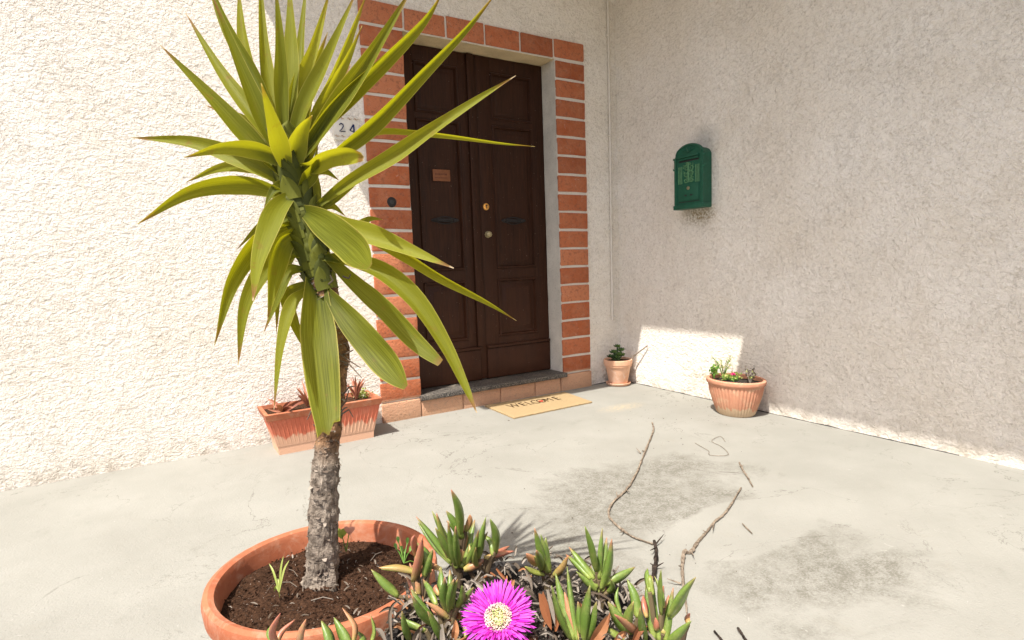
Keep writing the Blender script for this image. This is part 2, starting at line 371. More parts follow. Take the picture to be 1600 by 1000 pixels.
# ------------------------------------------------------------------ house
H = thing('house', 'white stucco house corner with a brick framed dark wooden double door', 'house', (2.05, YW, 0))
def ext_wall(name, mat):
    m = MB(); TOPZ = 4.2
    P = lambda x, z, y=YW: (x, y, z)
    q = lambda *a: m.quad(*a)
    q(P(-7, -.05), P(X1, -.05), P(X1, TOPZ), P(-7, TOPZ)); q(P(X2, -.05), P(XW, -.05), P(XW, TOPZ), P(X2, TOPZ))
    q(P(X1, ZT), P(X2, ZT), P(X2, TOPZ), P(X1, TOPZ)); q(P(X1, -.05), P(X2, -.05), P(X2, .02), P(X1, .02))
    q(P(-7, TOPZ), P(XW, TOPZ), P(XW, TOPZ, YW+.35), P(-7, TOPZ, YW+.35)); q(P(-7, -.05, YW+.35), P(XW, -.05, YW+.35), P(XW, TOPZ, YW+.35), P(-7, TOPZ, YW+.35))
    return obj(name, m, mat, H, smooth=False)
ext_wall('front_wall', M['stucco'])
m = MB(); m.box((XW, -5, -.05), (XW+.35, YW+.35, 4.2)); obj('side_wall', m, M['stucco'], H, smooth=False)
# reveal
def vgrid(name, o, a, b, na, nb, mat, amp=.003):
    m = MB(); vs = []; fs = []; o, a, b = Vector(o), Vector(a), Vector(b); nn = a.cross(b).normalized()
    for j in range(nb+1):
        for i in range(na+1):
            p = o + a*(i/na) + b*(j/nb); vs.append(p + nn*amp*noise.noise(p*14)*(0 if i in (0, na) else 1))
    for j in range(nb):
        for i in range(na): k = j*(na+1)+i; fs.append((k, k+1, k+na+2, k+na+1))
    m.add(vs, fs); return obj(name, m, mat, H)
vgrid('door_jamb', (X2, YW-.001, .02), (0, YD+.06-YW, 0), (0, 0, ZT-.02), 8, 90, M['plaster'], .006)
vgrid('door_jamb', (X1, YW-.001, .02), (0, YD+.06-YW, 0), (0, 0, ZT-.02), 8, 90, M['plaster'], .006)
vgrid('lintel', (X1, YW-.001, ZT), (X2-X1, 0, 0), (0, YD+.06-YW, 0), 60, 6, M['lintel'], .004)
# brick surround
m = MB(); PZ = .1376; z0 = .125
mo = MB()
mo.box((1.192, YW-.006, .125), (X1-.002, YW+.02, 2.595)); mo.box((X2+.002, YW-.006, .125), (2.897, YW+.02, 2.595))
mo.box((X1-.002, YW-.0055, ZT+.004), (X2+.002, YW+.02, 2.595))
for k in range(17):
    for xa, xb in ((1.186, X1-.001), (X2+.001, 2.903)):
        j = lambda s=.004: rnd.uniform(-s, s)
        Mx = Matrix.Translation(((xa+xb)/2, YW, z0+PZ*(k+.5))) @ Matrix.Rotation(R(rnd.uniform(-.5, .5)), 4, 'Y')
        hx, hz = (xb-xa)/2, PZ/2-.0072
        m.box((-hx+j(.0015), -.014, -hz+j(.002)), (hx+j(.002), .012, hz+j(.002)), .009, M=Mx, jit=.004)
xs = [1.186, 1.469, 1.76, 2.05, 2.333, 2.622, 2.903]
for i in range(6):
    m.box((xs[i]+(.007 if i else 0), YW-.0145, ZT+.008+(.006 if i in (0, 5) else 0)), (xs[i+1]-(.007 if i < 5 else 0), YW+.012, 2.602+rnd.uniform(-.004, .004)), .012 if i == 5 else .006, jit=.003)
bs = obj('brick_surround', m, M['brick'], H); obj('mortar', mo, M['mortar'], bs, smooth=False)
# plinth tiles under the threshold and under the two brick columns
m = MB()
ts = [1.183, 1.452, 1.76, 2.06, 2.36, 2.600, 2.905]
for i in range(6):
    wide = i in (0, 5)
    m.box((ts[i]+.004, YW-.022, -.01), (ts[i+1]-.004, YW+.01, .122 if wide else .104), .006, jit=.003)
m.box((1.455, YW-.012, -.01), (2.600, YW+.01, .103))
obj('plinth', m, M['brick'], H)
m = MB(); nx = 60; pts = []
m.box((1.448, YW-.045, .108), (2.648, YD+.03, .142), .007)
obj('threshold', m, M['granite'], H)
# door leaves
def panel_frame(m, x0, x1, z0, z1, y, w_=.03, d=.012, raised=False):
    # picture frame moulding: a sunk bevel, and for the raised ones a fielded centre
    def ring(a, b, ya, yb):
        (ax0, ax1, az0, az1), (bx0, bx1, bz0, bz1) = a, b
        A = [(ax0, ya, az0), (ax1, ya, az0), (ax1, ya, az1), (ax0, ya, az1)]; B = [(bx0, yb, bz0), (bx1, yb, bz0), (bx1, yb, bz1), (bx0, yb, bz1)]
        m.add(A+B, [(i, (i+1) % 4, 4+(i+1) % 4, 4+i) for i in range(4)])
    r = lambda e: (x0+e, x1-e, z0+e, z1-e)
    ring(r(-.012), r(-.006), y, y-.009); ring(r(-.006), r(.004), y-.009, y-.009); ring(r(.004), r(.012), y-.009, y+d)
    ring(r(.012), r(.03), y+d, y+d)
    if raised: ring(r(.03), r(.06), y+d, y-.002); e = .06; yy = y-.002
    else: ring(r(.03), r(.045), y+d, y+d-.004); e = .045; yy = y+d-.004
    m.add([(x0+e, yy, z0+e), (x1-e, yy, z0+e), (x1-e, yy, z1-e), (x0+e, yy, z1-e)], [(0, 1, 2, 3)])
def leaf(xa, xb, pa, pb, label):
    m = MB(); y = YD; yb = YD+.045
    zs = [ZB-.005, .40, .46, .868, .965, 1.975, 2.035, 2.345, ZT-.004]
    # stiles and rails, butted
    m.box((xa, y, zs[0]), (pa-.012, yb, zs[-1]), .002); m.box((pb+.012, y, zs[0]), (xb, yb, zs[-1]), .002)
    for a, b in ((zs[0], zs[2]-.012), (zs[3]+.012, zs[4]-.012), (zs[5]+.012, zs[6]-.012), (zs[7]+.012, zs[8])):
        m.box((pa-.012, y+.0005, a), (pb+.012, yb, b), 0)
    m.box((pa-.012, y+.03, zs[2]), (pb+.012, yb, zs[7]), 0)
    panel_frame(m, pa, pb, zs[2], zs[3], y, raised=True); panel_frame(m, pa, pb, zs[4], zs[5], y); panel_frame(m, pa, pb, zs[6], zs[7], y)
    o = obj('door_leaf', m, M['wood'], H)
    k = MB(); k.box((xa+.004, y-.012, zs[0]+.004), (xb-.004, y-.0005, .368), .003); k.box((xa+.004, y-.022, .372), (xb-.004, y-.0005, .392), .006)
    obj('kickboard', k, M['wood'], o)
    return o
dl = leaf(X1+.002, 2.012, 1.60, 1.905, 'left'); dr = leaf(2.062, X2-.002, 2.19, 2.515, 'right')
m = MB(); m.box((2.014, YD-.001, ZB), (2.060, YD+.045, ZT-.004), .002); m.box((1.985, YD-.020, .395), (2.036, YD-.0015, ZT-.006), .006); obj('cover_strip', m, M['wood'], dl)
def disc(name, x, z, y, r, mat, par, d=.008, sx=1, n=28):
    m = MB(); m.lathe([(0, 0), (r*.7, 0), (r*.9, -.15*d), (r, -.6*d), (r, -d)], (0, 0, 0), n)
    Mx = Matrix.Translation((x, y, z)) @ Matrix.Rotation(R(90), 4, 'X')
    m.v = [Mx @ v for v in m.v]; return obj(name, m, mat, par)
lk = disc('lock', 2.104, 1.405, YD-.010, .026, M['brass'], dr, .010)
k = MB(); k.box((2.1015, YD-.0125, 1.393), (2.1065, YD-.0098, 1.412), .001); k.lathe([(0, 0), (.0055, 0), (.006, .003)], (0, 0, 0), 16)
k.v = k.v[:-48] + [Matrix.Translation((2.104, YD-.0122, 1.413)) @ Matrix.Rotation(R(90), 4, 'X') @ v for v in k.v[-48:]]
obj('keyhole', k, M['black'], dr)
m = MB(); m.lathe([(0, .03), (.012, .029), (.021, .022), (.023, .014), (.018, .006), (.013, .004), (.013, 0), (.024, -.002), (.026, -.006)], (0, 0, 0), 8)
m.v = [Matrix.Translation((2.111, YD-.008, 1.205)) @ Matrix.Rotation(R(90), 4, 'X') @ v for v in m.v]
obj('knob', m, M['brassd'], dr, smooth=False)
def slot(x, par, y=YD+.008):
    m = MB(); zc = 1.306
    path = []
    for i in range(25):
        a = math.pi*2*i/24; rr = 1+.12*math.cos(4*a)
        path.append((x+.092*math.cos(a)*rr, y-.004, zc+.022*math.sin(a)*rr))
    m.tube(path, .0045, 6); m.box((x-.062, y-.010, zc-.010), (x+.062, y+.0005, zc+.012), .004)
    for s in (-1, 1): m.tube([(x+s*.07, y-.004, zc-.005), (x+s*.085, y-.012, zc+.004), (x+s*.105, y-.006, zc)], [.010, .009, .004], 8)
    m.tube([(x-.05, y-.013, zc-.002), (x-.02, y-.020, zc-.010), (x+.02, y-.020, zc-.010), (x+.05, y-.013, zc-.002)], .004, 6)
    obj('letter_slot', m, M['iron'], par)
slot(1.777, dl); slot(2.341, dr)
m = MB(); m.box((1.697, YD-.004, 1.573), (1.828, YD+.0065, 1.652), .003)
pl = obj('name_plate', m, M['copper'], dl)
m = MB()
for z, a, b, hh in ((1.619, 1.715, 1.806, .014), (1.595, 1.712, 1.80, .008)):
    x = a
    while x < b:
        ww = rnd.uniform(.004, .009); m.box((x, YD-.0055, z-hh/2*rnd.uniform(.6, 1)), (x+ww, YD-.0043, z+hh/2*rnd.uniform(.6, 1))); x += ww+rnd.uniform(.002, .005)
obj('engraved_lines', m, mat_simple('engraving', (.10, .035, .018), .7), pl)
disc('doorbell', 1.327, 1.402, YW-.018, .033, M['iron'], H, .010)
disc('doorbell_button', 1.327, 1.402, YW-.0195, .014, M['black'], H, .003)
m = MB(); m.tube([(3.137, YW-.012, .505), (3.140, YW-.012, 1.2), (3.147, YW-.012, 2.0), (3.150, YW-.012, 4.1)], .0095, 10)
obj('conduit', m, M['pipe'], H)
for z in (.53, 1.22, 1.95, 2.7):
    m = MB(); m.box((3.128, YW-.024, z), (3.158, YW+.002, z+.012), .003); obj('pipe_clip', m, M['pipe'], H)
for pts_, nm in (([(2.92+.31*i/20, YW) for i in range(21)], 0), ([(XW, YW-(YW-1.2)*i/60) for i in range(61)], 1)):
    m = MB(); m.tube([(a-(.001 if nm else 0), b-(0 if nm else .001), .001+.004*noise.noise(Vector((a*9, b*9, 3)))) for a, b in pts_], [.0028+.0024*noise.noise(Vector((a*14, b*14, 0))) for a, b in pts_], 6)
    obj('wall_joint', m, M['black'], H)
# unseen roof slab added over the porch, outline shaped to cast the wall shade
HR = 3.3
def slab(pts, z0, z1, m):
    n = len(pts); vs = [(x, y, z0) for x, y in pts]+[(x, y, z1) for x, y in pts]
    m.add(vs, [tuple(range(n))[::-1], tuple(range(n, 2*n))]+[(i, (i+1) % n, n+(i+1) % n, n+i) for i in range(n)])
XA = 1.868-HR*LA; YA = 3.434-HR*LB; XB = XW-(HR-.455)*LA; XC = XW-HR*LA; YC = 2.475-HR*LB
m = MB(); slab([(XA, YW), (XA, YA), (XB, YA), (XB, YC), (XC+.02, YC), (XC+.02, -.45), (XW, -.45), (XW, YW)], HR, HR+.16, m)
obj('shade_roof', m, M['roof'], H, smooth=False)

# ------------------------------------------------------------------ text helper
def text_mesh(txt, size, ext, bold=0):
    c = bpy.data.curves.new('t', 'FONT'); c.body = txt; c.size = size; c.extrude = ext; c.offset = bold; c.align_x = 'CENTER'; c.align_y = 'CENTER'
    o = bpy.data.objects.new('t', c); S.collection.objects.link(o)
    bpy.context.view_layer.update()
    me = bpy.data.meshes.new_from_object(o.evaluated_get(bpy.context.evaluated_depsgraph_get()))
    vs = [v.co.copy() for v in me.vertices]; fs = [tuple(p.vertices) for p in me.polygons]
    bpy.data.objects.remove(o); bpy.data.curves.remove(c); bpy.data.meshes.remove(me); return vs, fs

# ------------------------------------------------------------------ house number
T = thing('house_number_tile', 'small cream ceramic tile with dark blue painted 24 left of the brick frame', 'house number', (1.07, YW-.02, 1.77))
m = MB(); m.box((.99, YW-.012, 1.762), (1.148, YW+.01, 1.905), .004); obj('tile', m, M['tile'], T)
m = MB(); y = YW-.0145
def stroke(m, pts, r): m.tube([(x, y, z) for x, z in pts], r, 6, squash=.35)
stroke(m, [(1.112, 1.858), (1.100, 1.838), (1.089, 1.822), (1.094, 1.819), (1.112, 1.816), (1.124, 1.811)], .0062)
stroke(m, [(1.112, 1.858), (1.113, 1.838), (1.113, 1.815), (1.116, 1.800)], .0062)
obj('digit', m, M['dark'], T); m = MB()
stroke(m, [(1.026, 1.850), (1.037, 1.858), (1.049, 1.853), (1.050, 1.842), (1.041, 1.827), (1.026, 1.812), (1.040, 1.811), (1.060, 1.814)], .0062)
obj('digit', m, M['dark'], T)
for x in (1.01, 1.045, 1.09, 1.128):
    for z in (1.783, 1.889): m = MB(); stroke(m, [(x-.013, z), (x-.006, z+.006), (x+.002, z), (x-.003, z-.004), (x+.006, z-.002), (x+.013, z+.003)], .0028); obj('ornament', m, M['orn'], T)

# ------------------------------------------------------------------ mailbox
MBX = thing('mailbox', 'dark green metal mailbox with arched top hung on the side wall', 'mailbox', (XW, 2.765, 1.32))
def arch(yc, hw, z0, zs, zt, n=14):
    pts = [(yc-hw, z0), (yc-hw, zs)]
    for i in range(n+1):
        a = math.pi*i/n; pts.append((yc-hw*.97*math.cos(a), zs+(zt-zs)*math.sin(a)))
    pts += [(yc+hw, zs), (yc+hw, z0)]
    return pts
def extr(m, pts, x0, x1):
    n = len(pts); vs = [(x0, a, b) for a, b in pts]+[(x1, a, b) for a, b in pts]
    m.add(vs, [tuple(range(n)), tuple(range(n, 2*n))[::-1]]+[(i, (i+1) % n, n+(i+1) % n, n+i) for i in range(n)])
yc = 2.757
m = MB(); extr(m, arch(yc, .105, 1.325, 1.675, 1.725), XW-.088, XW+.004); obj('body', m, M['green'], MBX)
m = MB(); extr(m, arch(yc, .122, 1.335, 1.672, 1.745), XW-.100, XW-.086)
m.box((XW-.112, yc-.13, 1.315), (XW-.03, yc+.13, 1.345), .005)
for s in (-1, 1):
    m.box((XW-.108, yc+s*.113-.010, 1.345), (XW-.098, yc+s*.113+.010, 1.665), .003)
    for z in (1.655, 1.585): m.tube([(XW-.097, yc+s*.120, z), (XW-.097, yc+s*.136, z+.004), (XW-.097, yc+s*.142, z+.014)], [.008, .006, .001], 6)
fp = obj('front_plate', m, M['green'], MBX)
m = MB(); ap = arch(yc, .110, 1.68, 1.682, 1.735)[1:-1]
m.tube([(XW-.103, a, b) for a, b in ap], .005, 6)
for i in range(4):
    a = R(35+i*37); m.tube([(XW-.102, yc, 1.690), (XW-.106, yc+.03*math.cos(a), 1.690+.018*math.sin(a)), (XW-.103, yc+.062*math.cos(a), 1.690+.032*math.sin(a))], [.004, .006, .002], 6)
obj('arch_moulding', m, M['green'], MBX)
m = MB(); m.box((XW-.113, yc-.088, 1.640), (XW-.099, yc+.088, 1.652), .004); m.box((XW-.122, yc-.090, 1.655), (XW-.099, yc+.090, 1.668), .005); obj('slot_flap', m, M['green'], MBX)
m = MB(); m.box((XW-.1015, yc-.084, 1.628), (XW-.0995, yc+.084, 1.639)); obj('slot_opening', m, M['black'], MBX)
m = MB()       # cast relief: fluted pilasters and a scroll of leaves round a post horn
for s in (-1, 1):
    for k in range(3): m.tube([(XW-.101, yc+s*(.060+.013*k), 1.485), (XW-.103, yc+s*(.060+.013*k), 1.54), (XW-.101, yc+s*(.060+.013*k), 1.60)], .004, 6)
def sp(cy, cz, r0, turns, sgn, ph=0):
    p = []
    for i in range(18):
        a = ph+sgn*turns*2*math.pi*i/17; r = r0*(1-.8*i/17); p.append((XW-.102, cy+r*math.cos(a), cz+r*math.sin(a)))
    m.tube(p, [.0045*(1-.5*i/17) for i in range(18)], 6)
for s in (-1, 1):
    sp(yc+s*.022, 1.585, .022, 1.3, s, 0); sp(yc+s*.020, 1.545, .020, 1.2, -s, 1); sp(yc+s*.024, 1.505, .020, 1.3, s, 2); sp(yc+s*.012, 1.612, .010, 1, s, 1)
m.tube([(XW-.103, yc, 1.49), (XW-.105, yc, 1.55), (XW-.103, yc, 1.62)], [.004, .008, .003], 6)
for k in range(40):
    a = rnd.uniform(-.045, .045); b = rnd.uniform(1.49, 1.62); m.tube([(XW-.099, yc+a, b), (XW-.104, yc+a+rnd.uniform(-.006, .006), b+rnd.uniform(-.008, .008))], [.004, .002], 5)
obj('relief', m, M['green2'], MBX)
m = MB(); m.box((XW-.106, yc-.086, 1.372), (XW-.0995, yc+.086, 1.478), .003); md = obj('mailbox_door', m, M['green'], MBX)
m = MB(); m.lathe([(0, .006), (.010, .005), (.012, .002), (.012, -.003)], (0, 0, 0), 16)
m.v = [Matrix.Translation((XW-.107, yc-.0, 1.452)) @ Matrix.Rotation(R(-90), 4, 'Y') @ v for v in m.v]; obj('lock', m, M['steel'], md)
for s in (-1, 1):
    m = MB(); m.box((XW-.1075, yc+s*.026-.014, 1.404), (XW-.1055, yc+s*.026+.014, 1.409), .0009); m.lathe([(0, 0), (.007, 0), (.007, -.002)], (0, 0, 0), 12)
    m.v[-36:] = [Matrix.Translation((XW-.1077, yc+s*.022, 1.405)) @ Matrix.Rotation(R(-90), 4, 'Y') @ v for v in m.v[-36:]]
    obj('viewing_hole', m, M['black'], md)
m = MB(); m.box((XW-.1015, yc-.088, 1.360), (XW-.0995, yc+.088, 1.365)); obj('door_gap', m, M['black'], MBX)

# ------------------------------------------------------------------ doormat
A, B_, C_, D_ = Vector((1.905, 3.515, 0)), Vector((1.895, 3.109, 0)), Vector((2.548, 3.118, 0)), Vector((2.583, 3.490, 0))
DM = thing('doormat', 'thin straw coloured coir doormat printed WELCOME on the patio before the door', 'doormat', (2.23, 3.3, 0))
def mp(u, v, z=0): return (A*(1-u)*(1-v)+D_*u*(1-v)+B_*(1-u)*v+C_*u*v) + Vector((0, 0, z))
m = MB(); nu, nv = 60, 36; top = []; bm_ = []
for j in range(nv+1):
    for i in range(nu+1):
        u, v = i/nu, j/nv; e = min(u, v, 1-u, 1-v); p = mp(u, v); jz = rnd.uniform(-.0012, .0012)
        if e == 0: p += Vector((rnd.uniform(-.002, .002), rnd.uniform(-.003, .003), 0))
        top.append(p+Vector((0, 0, .013+jz-(.004 if e == 0 else 0))))
nb = len(top); fs = [(j*(nu+1)+i, j*(nu+1)+i+1, (j+1)*(nu+1)+i+1, (j+1)*(nu+1)+i) for j in range(nv) for i in range(nu)]
bd = [i for i in range(nu+1)]+[j*(nu+1)+nu for j in range(1, nv+1)]+[nv*(nu+1)+i for i in range(nu-1, -1, -1)]+[j*(nu+1) for j in range(nv-1, 0, -1)]
vs = top+[Vector((top[i].x, top[i].y, .001)) for i in bd]
for i in range(len(bd)): j = (i+1) % len(bd); fs.append((bd[i], bd[j], nb+j, nb+i))
m.add(vs, fs); obj('mat_pile', m, M['coir'], DM)
ax = (D_-A).normalized(); ay = Vector((-ax.y, ax.x, 0)); cc = Vector((2.21, 3.35, .0146))
for ch, ox in zip('WELCOME', (-.205, -.115, -.048, .015, .080, .155, .245)):
    vs, fs = text_mesh(ch, .112, .0008, -.001)
    m = MB(); m.add([cc+ax*(ox*.78+v.x*.72)+ay*v.y*1.2+Vector((0, 0, v.z)) for v in vs], fs); obj('letter', m, M['text'], DM, smooth=False)
m = MB()
hp = []
for i in range(28):
    a = 2*math.pi*i/28; hx = 16*math.sin(a)**3; hy = 13*math.cos(a)-5*math.cos(2*a)-2*math.cos(3*a)-math.cos(4*a)
    hp.append(cc+ax*(.062+hx*.0010)+ay*(hy*.0014)+Vector((0, 0, .0006)))
n_ = len(hp); m.add(hp+[p-Vector((0, 0, .002)) for p in hp], [tuple(range(n_))]+[(i, (i+1) % n_, n_+(i+1) % n_, n_+i) for i in range(n_)])
obj('heart_print', m, M['redp'], DM, smooth=False)

# ------------------------------------------------------------------ generic plant pieces
def blade(m, pts, wid, fold=.25, roll=0, n=22, prof=None, tint=None, nrm=None, twist=0, cut=False):
    """a long leaf: pts centre line, wid full width, V-folded strip"""
    P = spline(pts, n); vs = []; uv = []; fs = []; us = (-1, -.5, 0, .5, 1)
    for i, p in enumerate(P):
        s = i/n; d = (P[min(i+1, n)]-P[max(i-1, 0)]).normalized()
        view = nrm if nrm else (CAM-p).normalized()
        side = d.cross(view)
        if side.length < 1e-3: side = d.orthogonal()
        side.normalize(); a = roll+twist*s; q = Matrix.Rotation(a, 3, d); side = q @ side; nn = side.cross(d)
        w_ = wid*(prof(s) if prof else (.55+.45*min(1, s/.35))*(1-max(0, (s-.35)/.65)**2.2))
        for u in us:
            off = nn*(-fold*w_*(1-abs(u))*.85*(1-.35*s)) + nn*(.04*w_*math.sin(s*11+u*2+p.x*9))
            vs.append(p+side*(u*w_/2)+off); uv.append(((u+1)/2, s*(cut or 1)))
    k = len(us)
    for i in range(n):
        for j in range(k-1): fs.append((i*k+j, i*k+j+1, (i+1)*k+j+1, (i+1)*k+j))
    m.add(vs, fs, uv, tint)
def finger(m, pts, r, tint=None, n=12, flat=.8):
    """fleshy three-angled leaf"""
    P = spline(pts, n); rad = []; k = 6; vs = []; uv = []; fs = []
    d0 = (P[-1]-P[0]).normalized(); a = d0.orthogonal().normalized(); a = Matrix.Rotation(rnd.uniform(0, 6.3), 3, d0) @ a
    for i, p in enumerate(P):
        s = i/n; d = (P[min(i+1, n)]-P[max(i-1, 0)]).normalized(); a = (a-d*a.dot(d)).normalized(); b = d.cross(a)
        r_ = r*(.66+.5*math.sin(min(1, s/.35)*math.pi/2)-.08)*(1-max(0, (s-.35)/.65)**2.0*.92)
        for q in range(k):
            th = 2*math.pi*q/k; rr = r_*(1.12 if q % 2 == 0 else .78)
            vs.append(p+a*math.cos(th)*rr+b*math.sin(th)*rr*flat); uv.append((q/k, s))
    for i in range(n):
        for q in range(k): q2 = (q+1) % k; fs.append((i*k+q, i*k+q2, (i+1)*k+q2, (i+1)*k+q))
    fs.append(tuple(range(k))[::-1]); fs.append(tuple(n*k+q for q in range(k)))
    m.add(vs, fs, uv, tint)
def soil_disc(name, c, rx, ry, z, label, mat, bump=.012, mound=0, crumbs=500, bits=True, clipx=None):
    m = MB(); nr, na = 26, 72; vs = [Vector((c[0], c[1], z+mound))]; fs = []
    for i in range(1, nr+1):
        for k in range(na):
            a = 2*math.pi*k/na; r = i/nr; p = Vector((c[0]+rx*r*math.cos(a), c[1]+ry*r*math.sin(a), z+mound*(1-r*r)))
            p.z += bump*(noise.noise(p*16)+.6*noise.noise(p*43)+.4*noise.noise(p*95))*(1 if i < nr else .3); vs.append(p)
    for k in range(na): fs.append((0, 1+k, 1+(k+1) % na))
    for i in range(nr-1):
        for k in range(na): a_, b_ = 1+i*na, 1+(i+1)*na; fs.append((a_+k, b_+k, b_+(k+1) % na, a_+(k+1) % na))
    m.add(vs, fs, tint=.5)
    for i in range(crumbs):
        a = rnd.uniform(0, 6.28); r = math.sqrt(rnd.random())*.97; q = rnd.uniform(.0015, .005)
        p = Vector((c[0]+rx*r*math.cos(a), c[1]+ry*r*math.sin(a), z+mound*(1-r*r)+.002+bump*.3))
        o = [Vector((rnd.uniform(-1, 1), rnd.uniform(-1, 1), rnd.uniform(-.7, .9)))*q for _ in range(5)]
        m.add([p+x for x in o], [(0, 1, 2), (0, 2, 3), (0, 3, 4), (1, 2, 3), (1, 3, 4), (0, 1, 4)])
    return tag(obj(name, m, mat, smooth=False, loc=(c[0], c[1], z)), label, 'soil', kind='stuff')
def pot_profile(r, h, rb, lip=.02, th=.012, liph=.035, soil=.05):
    return [(0, 0), (rb*.96, 0), (rb, .006), (rb+(r-lip*.6-rb)*.5, h*.5*.96), (r-lip*.7, h-liph-.004), (r-lip*.2, h-liph), (r, h-liph+.006), (r, h-.008), (r-.005, h-.001), (r-.012, h), (r-lip, h-.005), (r-lip-.002, h-.02), (r-lip-.01, h-soil-.03), (0, h-soil-.03)]

# ------------------------------------------------------------------ yucca and its pot
PC = (.272, 1.262)
YP = thing('flower_pot', 'large round terracotta pot holding the yucca in the foreground', 'pot', (PC[0], PC[1], 0))
m = MB(); prof = [(0, 0), (.155, 0), (.163, .01), (.200, .2), (.212, .290), (.216, .296), (.232, .300), (.240, .308), (.243, .335), (.240, .347), (.230, .351), (.219, .347), (.213, .335), (.208, .25), (.205, .22), (0, .22)]
m.lathe(prof, (*PC, 0), 72); obj('pot', m, M['terra'], YP)
soil_disc('potting_soil', PC, .2125, .2125, .300, 'reddish brown crumbly potting soil around the yucca trunk', M['soil'], .012, .008, 1500)
base_px = [(502, 912, 1.30), (504, 880, 1.30), (505, 820, 1.30), (507, 760, 1.30), (511, 700, 1.30), (517, 640, 1.30), (524, 590, 1.30), (528, 550, 1.305), (523, 510, 1.31), (512, 470, 1.31), (499, 430, 1.31), (488, 390, 1.31), (478, 350, 1.31), (466, 310, 1.31), (456, 270, 1.31), (449, 235, 1.31), (446, 205, 1.31)]
rads_px = [25, 23, 22, 21, 18, 17, 17, 17, 17, 18, 20, 22, 23, 24, 24, 20, 12]
YO = at(502, 908, 1.30)
Y = thing('yucca', 'tall yucca with a bare scaly trunk and long arching yellow green leaves', 'yucca plant', YO)
sp_ = spline([at(*b) for b in base_px], 110)
rr_ = []
for i in range(111):
    u = i/110*16; j = min(int(u), 15); t = u-j; r = rads_px[j]*(1-t)+rads_px[j+1]*t
    ring = 1+.05*math.sin(i*2.1)+.04*math.sin(i*.83+1)
    rr_.append(r/F*1.3*(ring if i < 95 else 1)*(1.18-.18*min(1, i/3)))
def scar(th, i, p):
    q = i*.62; a = abs(math.sin(th*3.5+q)); b = abs(math.sin(th*3.5-q+noise.noise(p*30)))
    return (1+.075*min(a, b)-.02+.05*noise.noise(Vector((math.cos(th)*3, math.sin(th)*3, i*.5)))) if i < 140 else 1
spf = spline([at(*b) for b in base_px], 220); rrf = [rr_[min(110, i//2)]*.5+rr_[min(110, (i+1)//2)]*.5 for i in range(221)]
m = MB(); m.tube(spf[170:], [r*1.02 for r in rrf[170:]], 20); m.tube(spf[132:172], rrf[132:172], 20); obj('green_core', m, M['ybase'], Y)
m = MB(); m.tube(spf[:136], rrf[:136], 56, wob=.12, disp=scar)
for k, (a, b) in enumerate(((486, 912), (520, 918), (497, 916))): m.tube([at(a+(502-a)*.5, b-55, 1.29), at(a+(502-a)*.2, b-25, 1.285), at(a, b, 1.275), at(a, b+8, 1.275)], [.012, .013, .012, .008], 9, wob=.3)
obj('trunk', m, M['bark'], Y)
m = MB()
for i in range(1100):     # ragged leaf scars and fibres on the bare trunk
    q = rnd.uniform(3, 72) if rnd.random() < .8 else rnd.uniform(50, 74); j = int(q); p = sp_[j]; d = (sp_[j+1]-sp_[j]).normalized(); a = rnd.uniform(0, 6.28)
    e = d.orthogonal().normalized(); o = Matrix.Rotation(a, 3, d) @ e; s_ = d.cross(o); r = rr_[j]*.99
    c0 = p+o*r; L = rnd.uniform(.003, .010); W = rnd.uniform(.002, .008)
    out = o*L*rnd.uniform(.15, .9)+d*L*rnd.uniform(-.9, .8)
    m.add([c0-s_*W, c0+s_*W, c0+s_*W*.5+out, c0-s_*W*.3+out*rnd.uniform(.7, 1.3)], [(0, 1, 2, 3)])
for (a, b), (c, d_), (e, f_) in (((520, 545), (545, 563), (564, 575)), ((520, 560), (545, 568), (565, 590)), ((534, 555), (546, 550), (552, 547)), ((535, 618), (545, 605), (556, 603)), ((528, 640), (540, 628), (545, 610)), ((522, 655), (545, 640), (552, 652)), ((525, 650), (538, 638), (543, 636)), ((500, 635), (486, 643), (480, 656)), ((505, 665), (496, 668), (489, 663)), ((505, 658), (495, 656), (492, 660)), ((530, 430), (545, 435), (548, 428)), ((512, 445), (520, 438), (516, 430))):
    m.tube([at(a, b, 1.29), at(c, d_, 1.27), at(e, f_, 1.265)], [.0022, .0018, .001], 5, tint=rnd.uniform(0, .25))
obj('bark_flakes', m, M['flake'], Y, smooth=False)
m = MB(); i = 67
while i < 109:          # clasping green leaf bases, like scales
    p = sp_[i]; d = (sp_[min(i+1, 110)]-sp_[i-1]).normalized(); e = d.orthogonal().normalized()
    for k in range(4):
        a = i*2.4+k*1.57+rnd.uniform(-.2, .2); o = Matrix.Rotation(a, 3, d) @ e; s_ = d.cross(o); r = rr_[min(i, 98)]; W = .023*rnd.uniform(.9, 1.15)*min(1, rr_[min(i, 98)]/.028); L = .052
        vs = []; uv = []
        for jj in range(9):
            s = jj/8; ww = W*(1-s**2.2)**.8*(.85+.3*s)
            for u in (-1, -.66, -.33, 0, .33, .66, 1):
                vs.append(p+d*(L*(s-.45))+o*(r*(.86+.25*(1-u*u)+.35*s*s))+s_*ww*u*1.0); uv.append(((u+1)/2, s))
        m.add(vs, [(jj*7+q, jj*7+q+1, jj*7+q+8, jj*7+q+7) for jj in range(8) for q in range(6)], uv)
    i += 2
obj('leaf_bases', m, M['ybase'], Y, smooth='all')
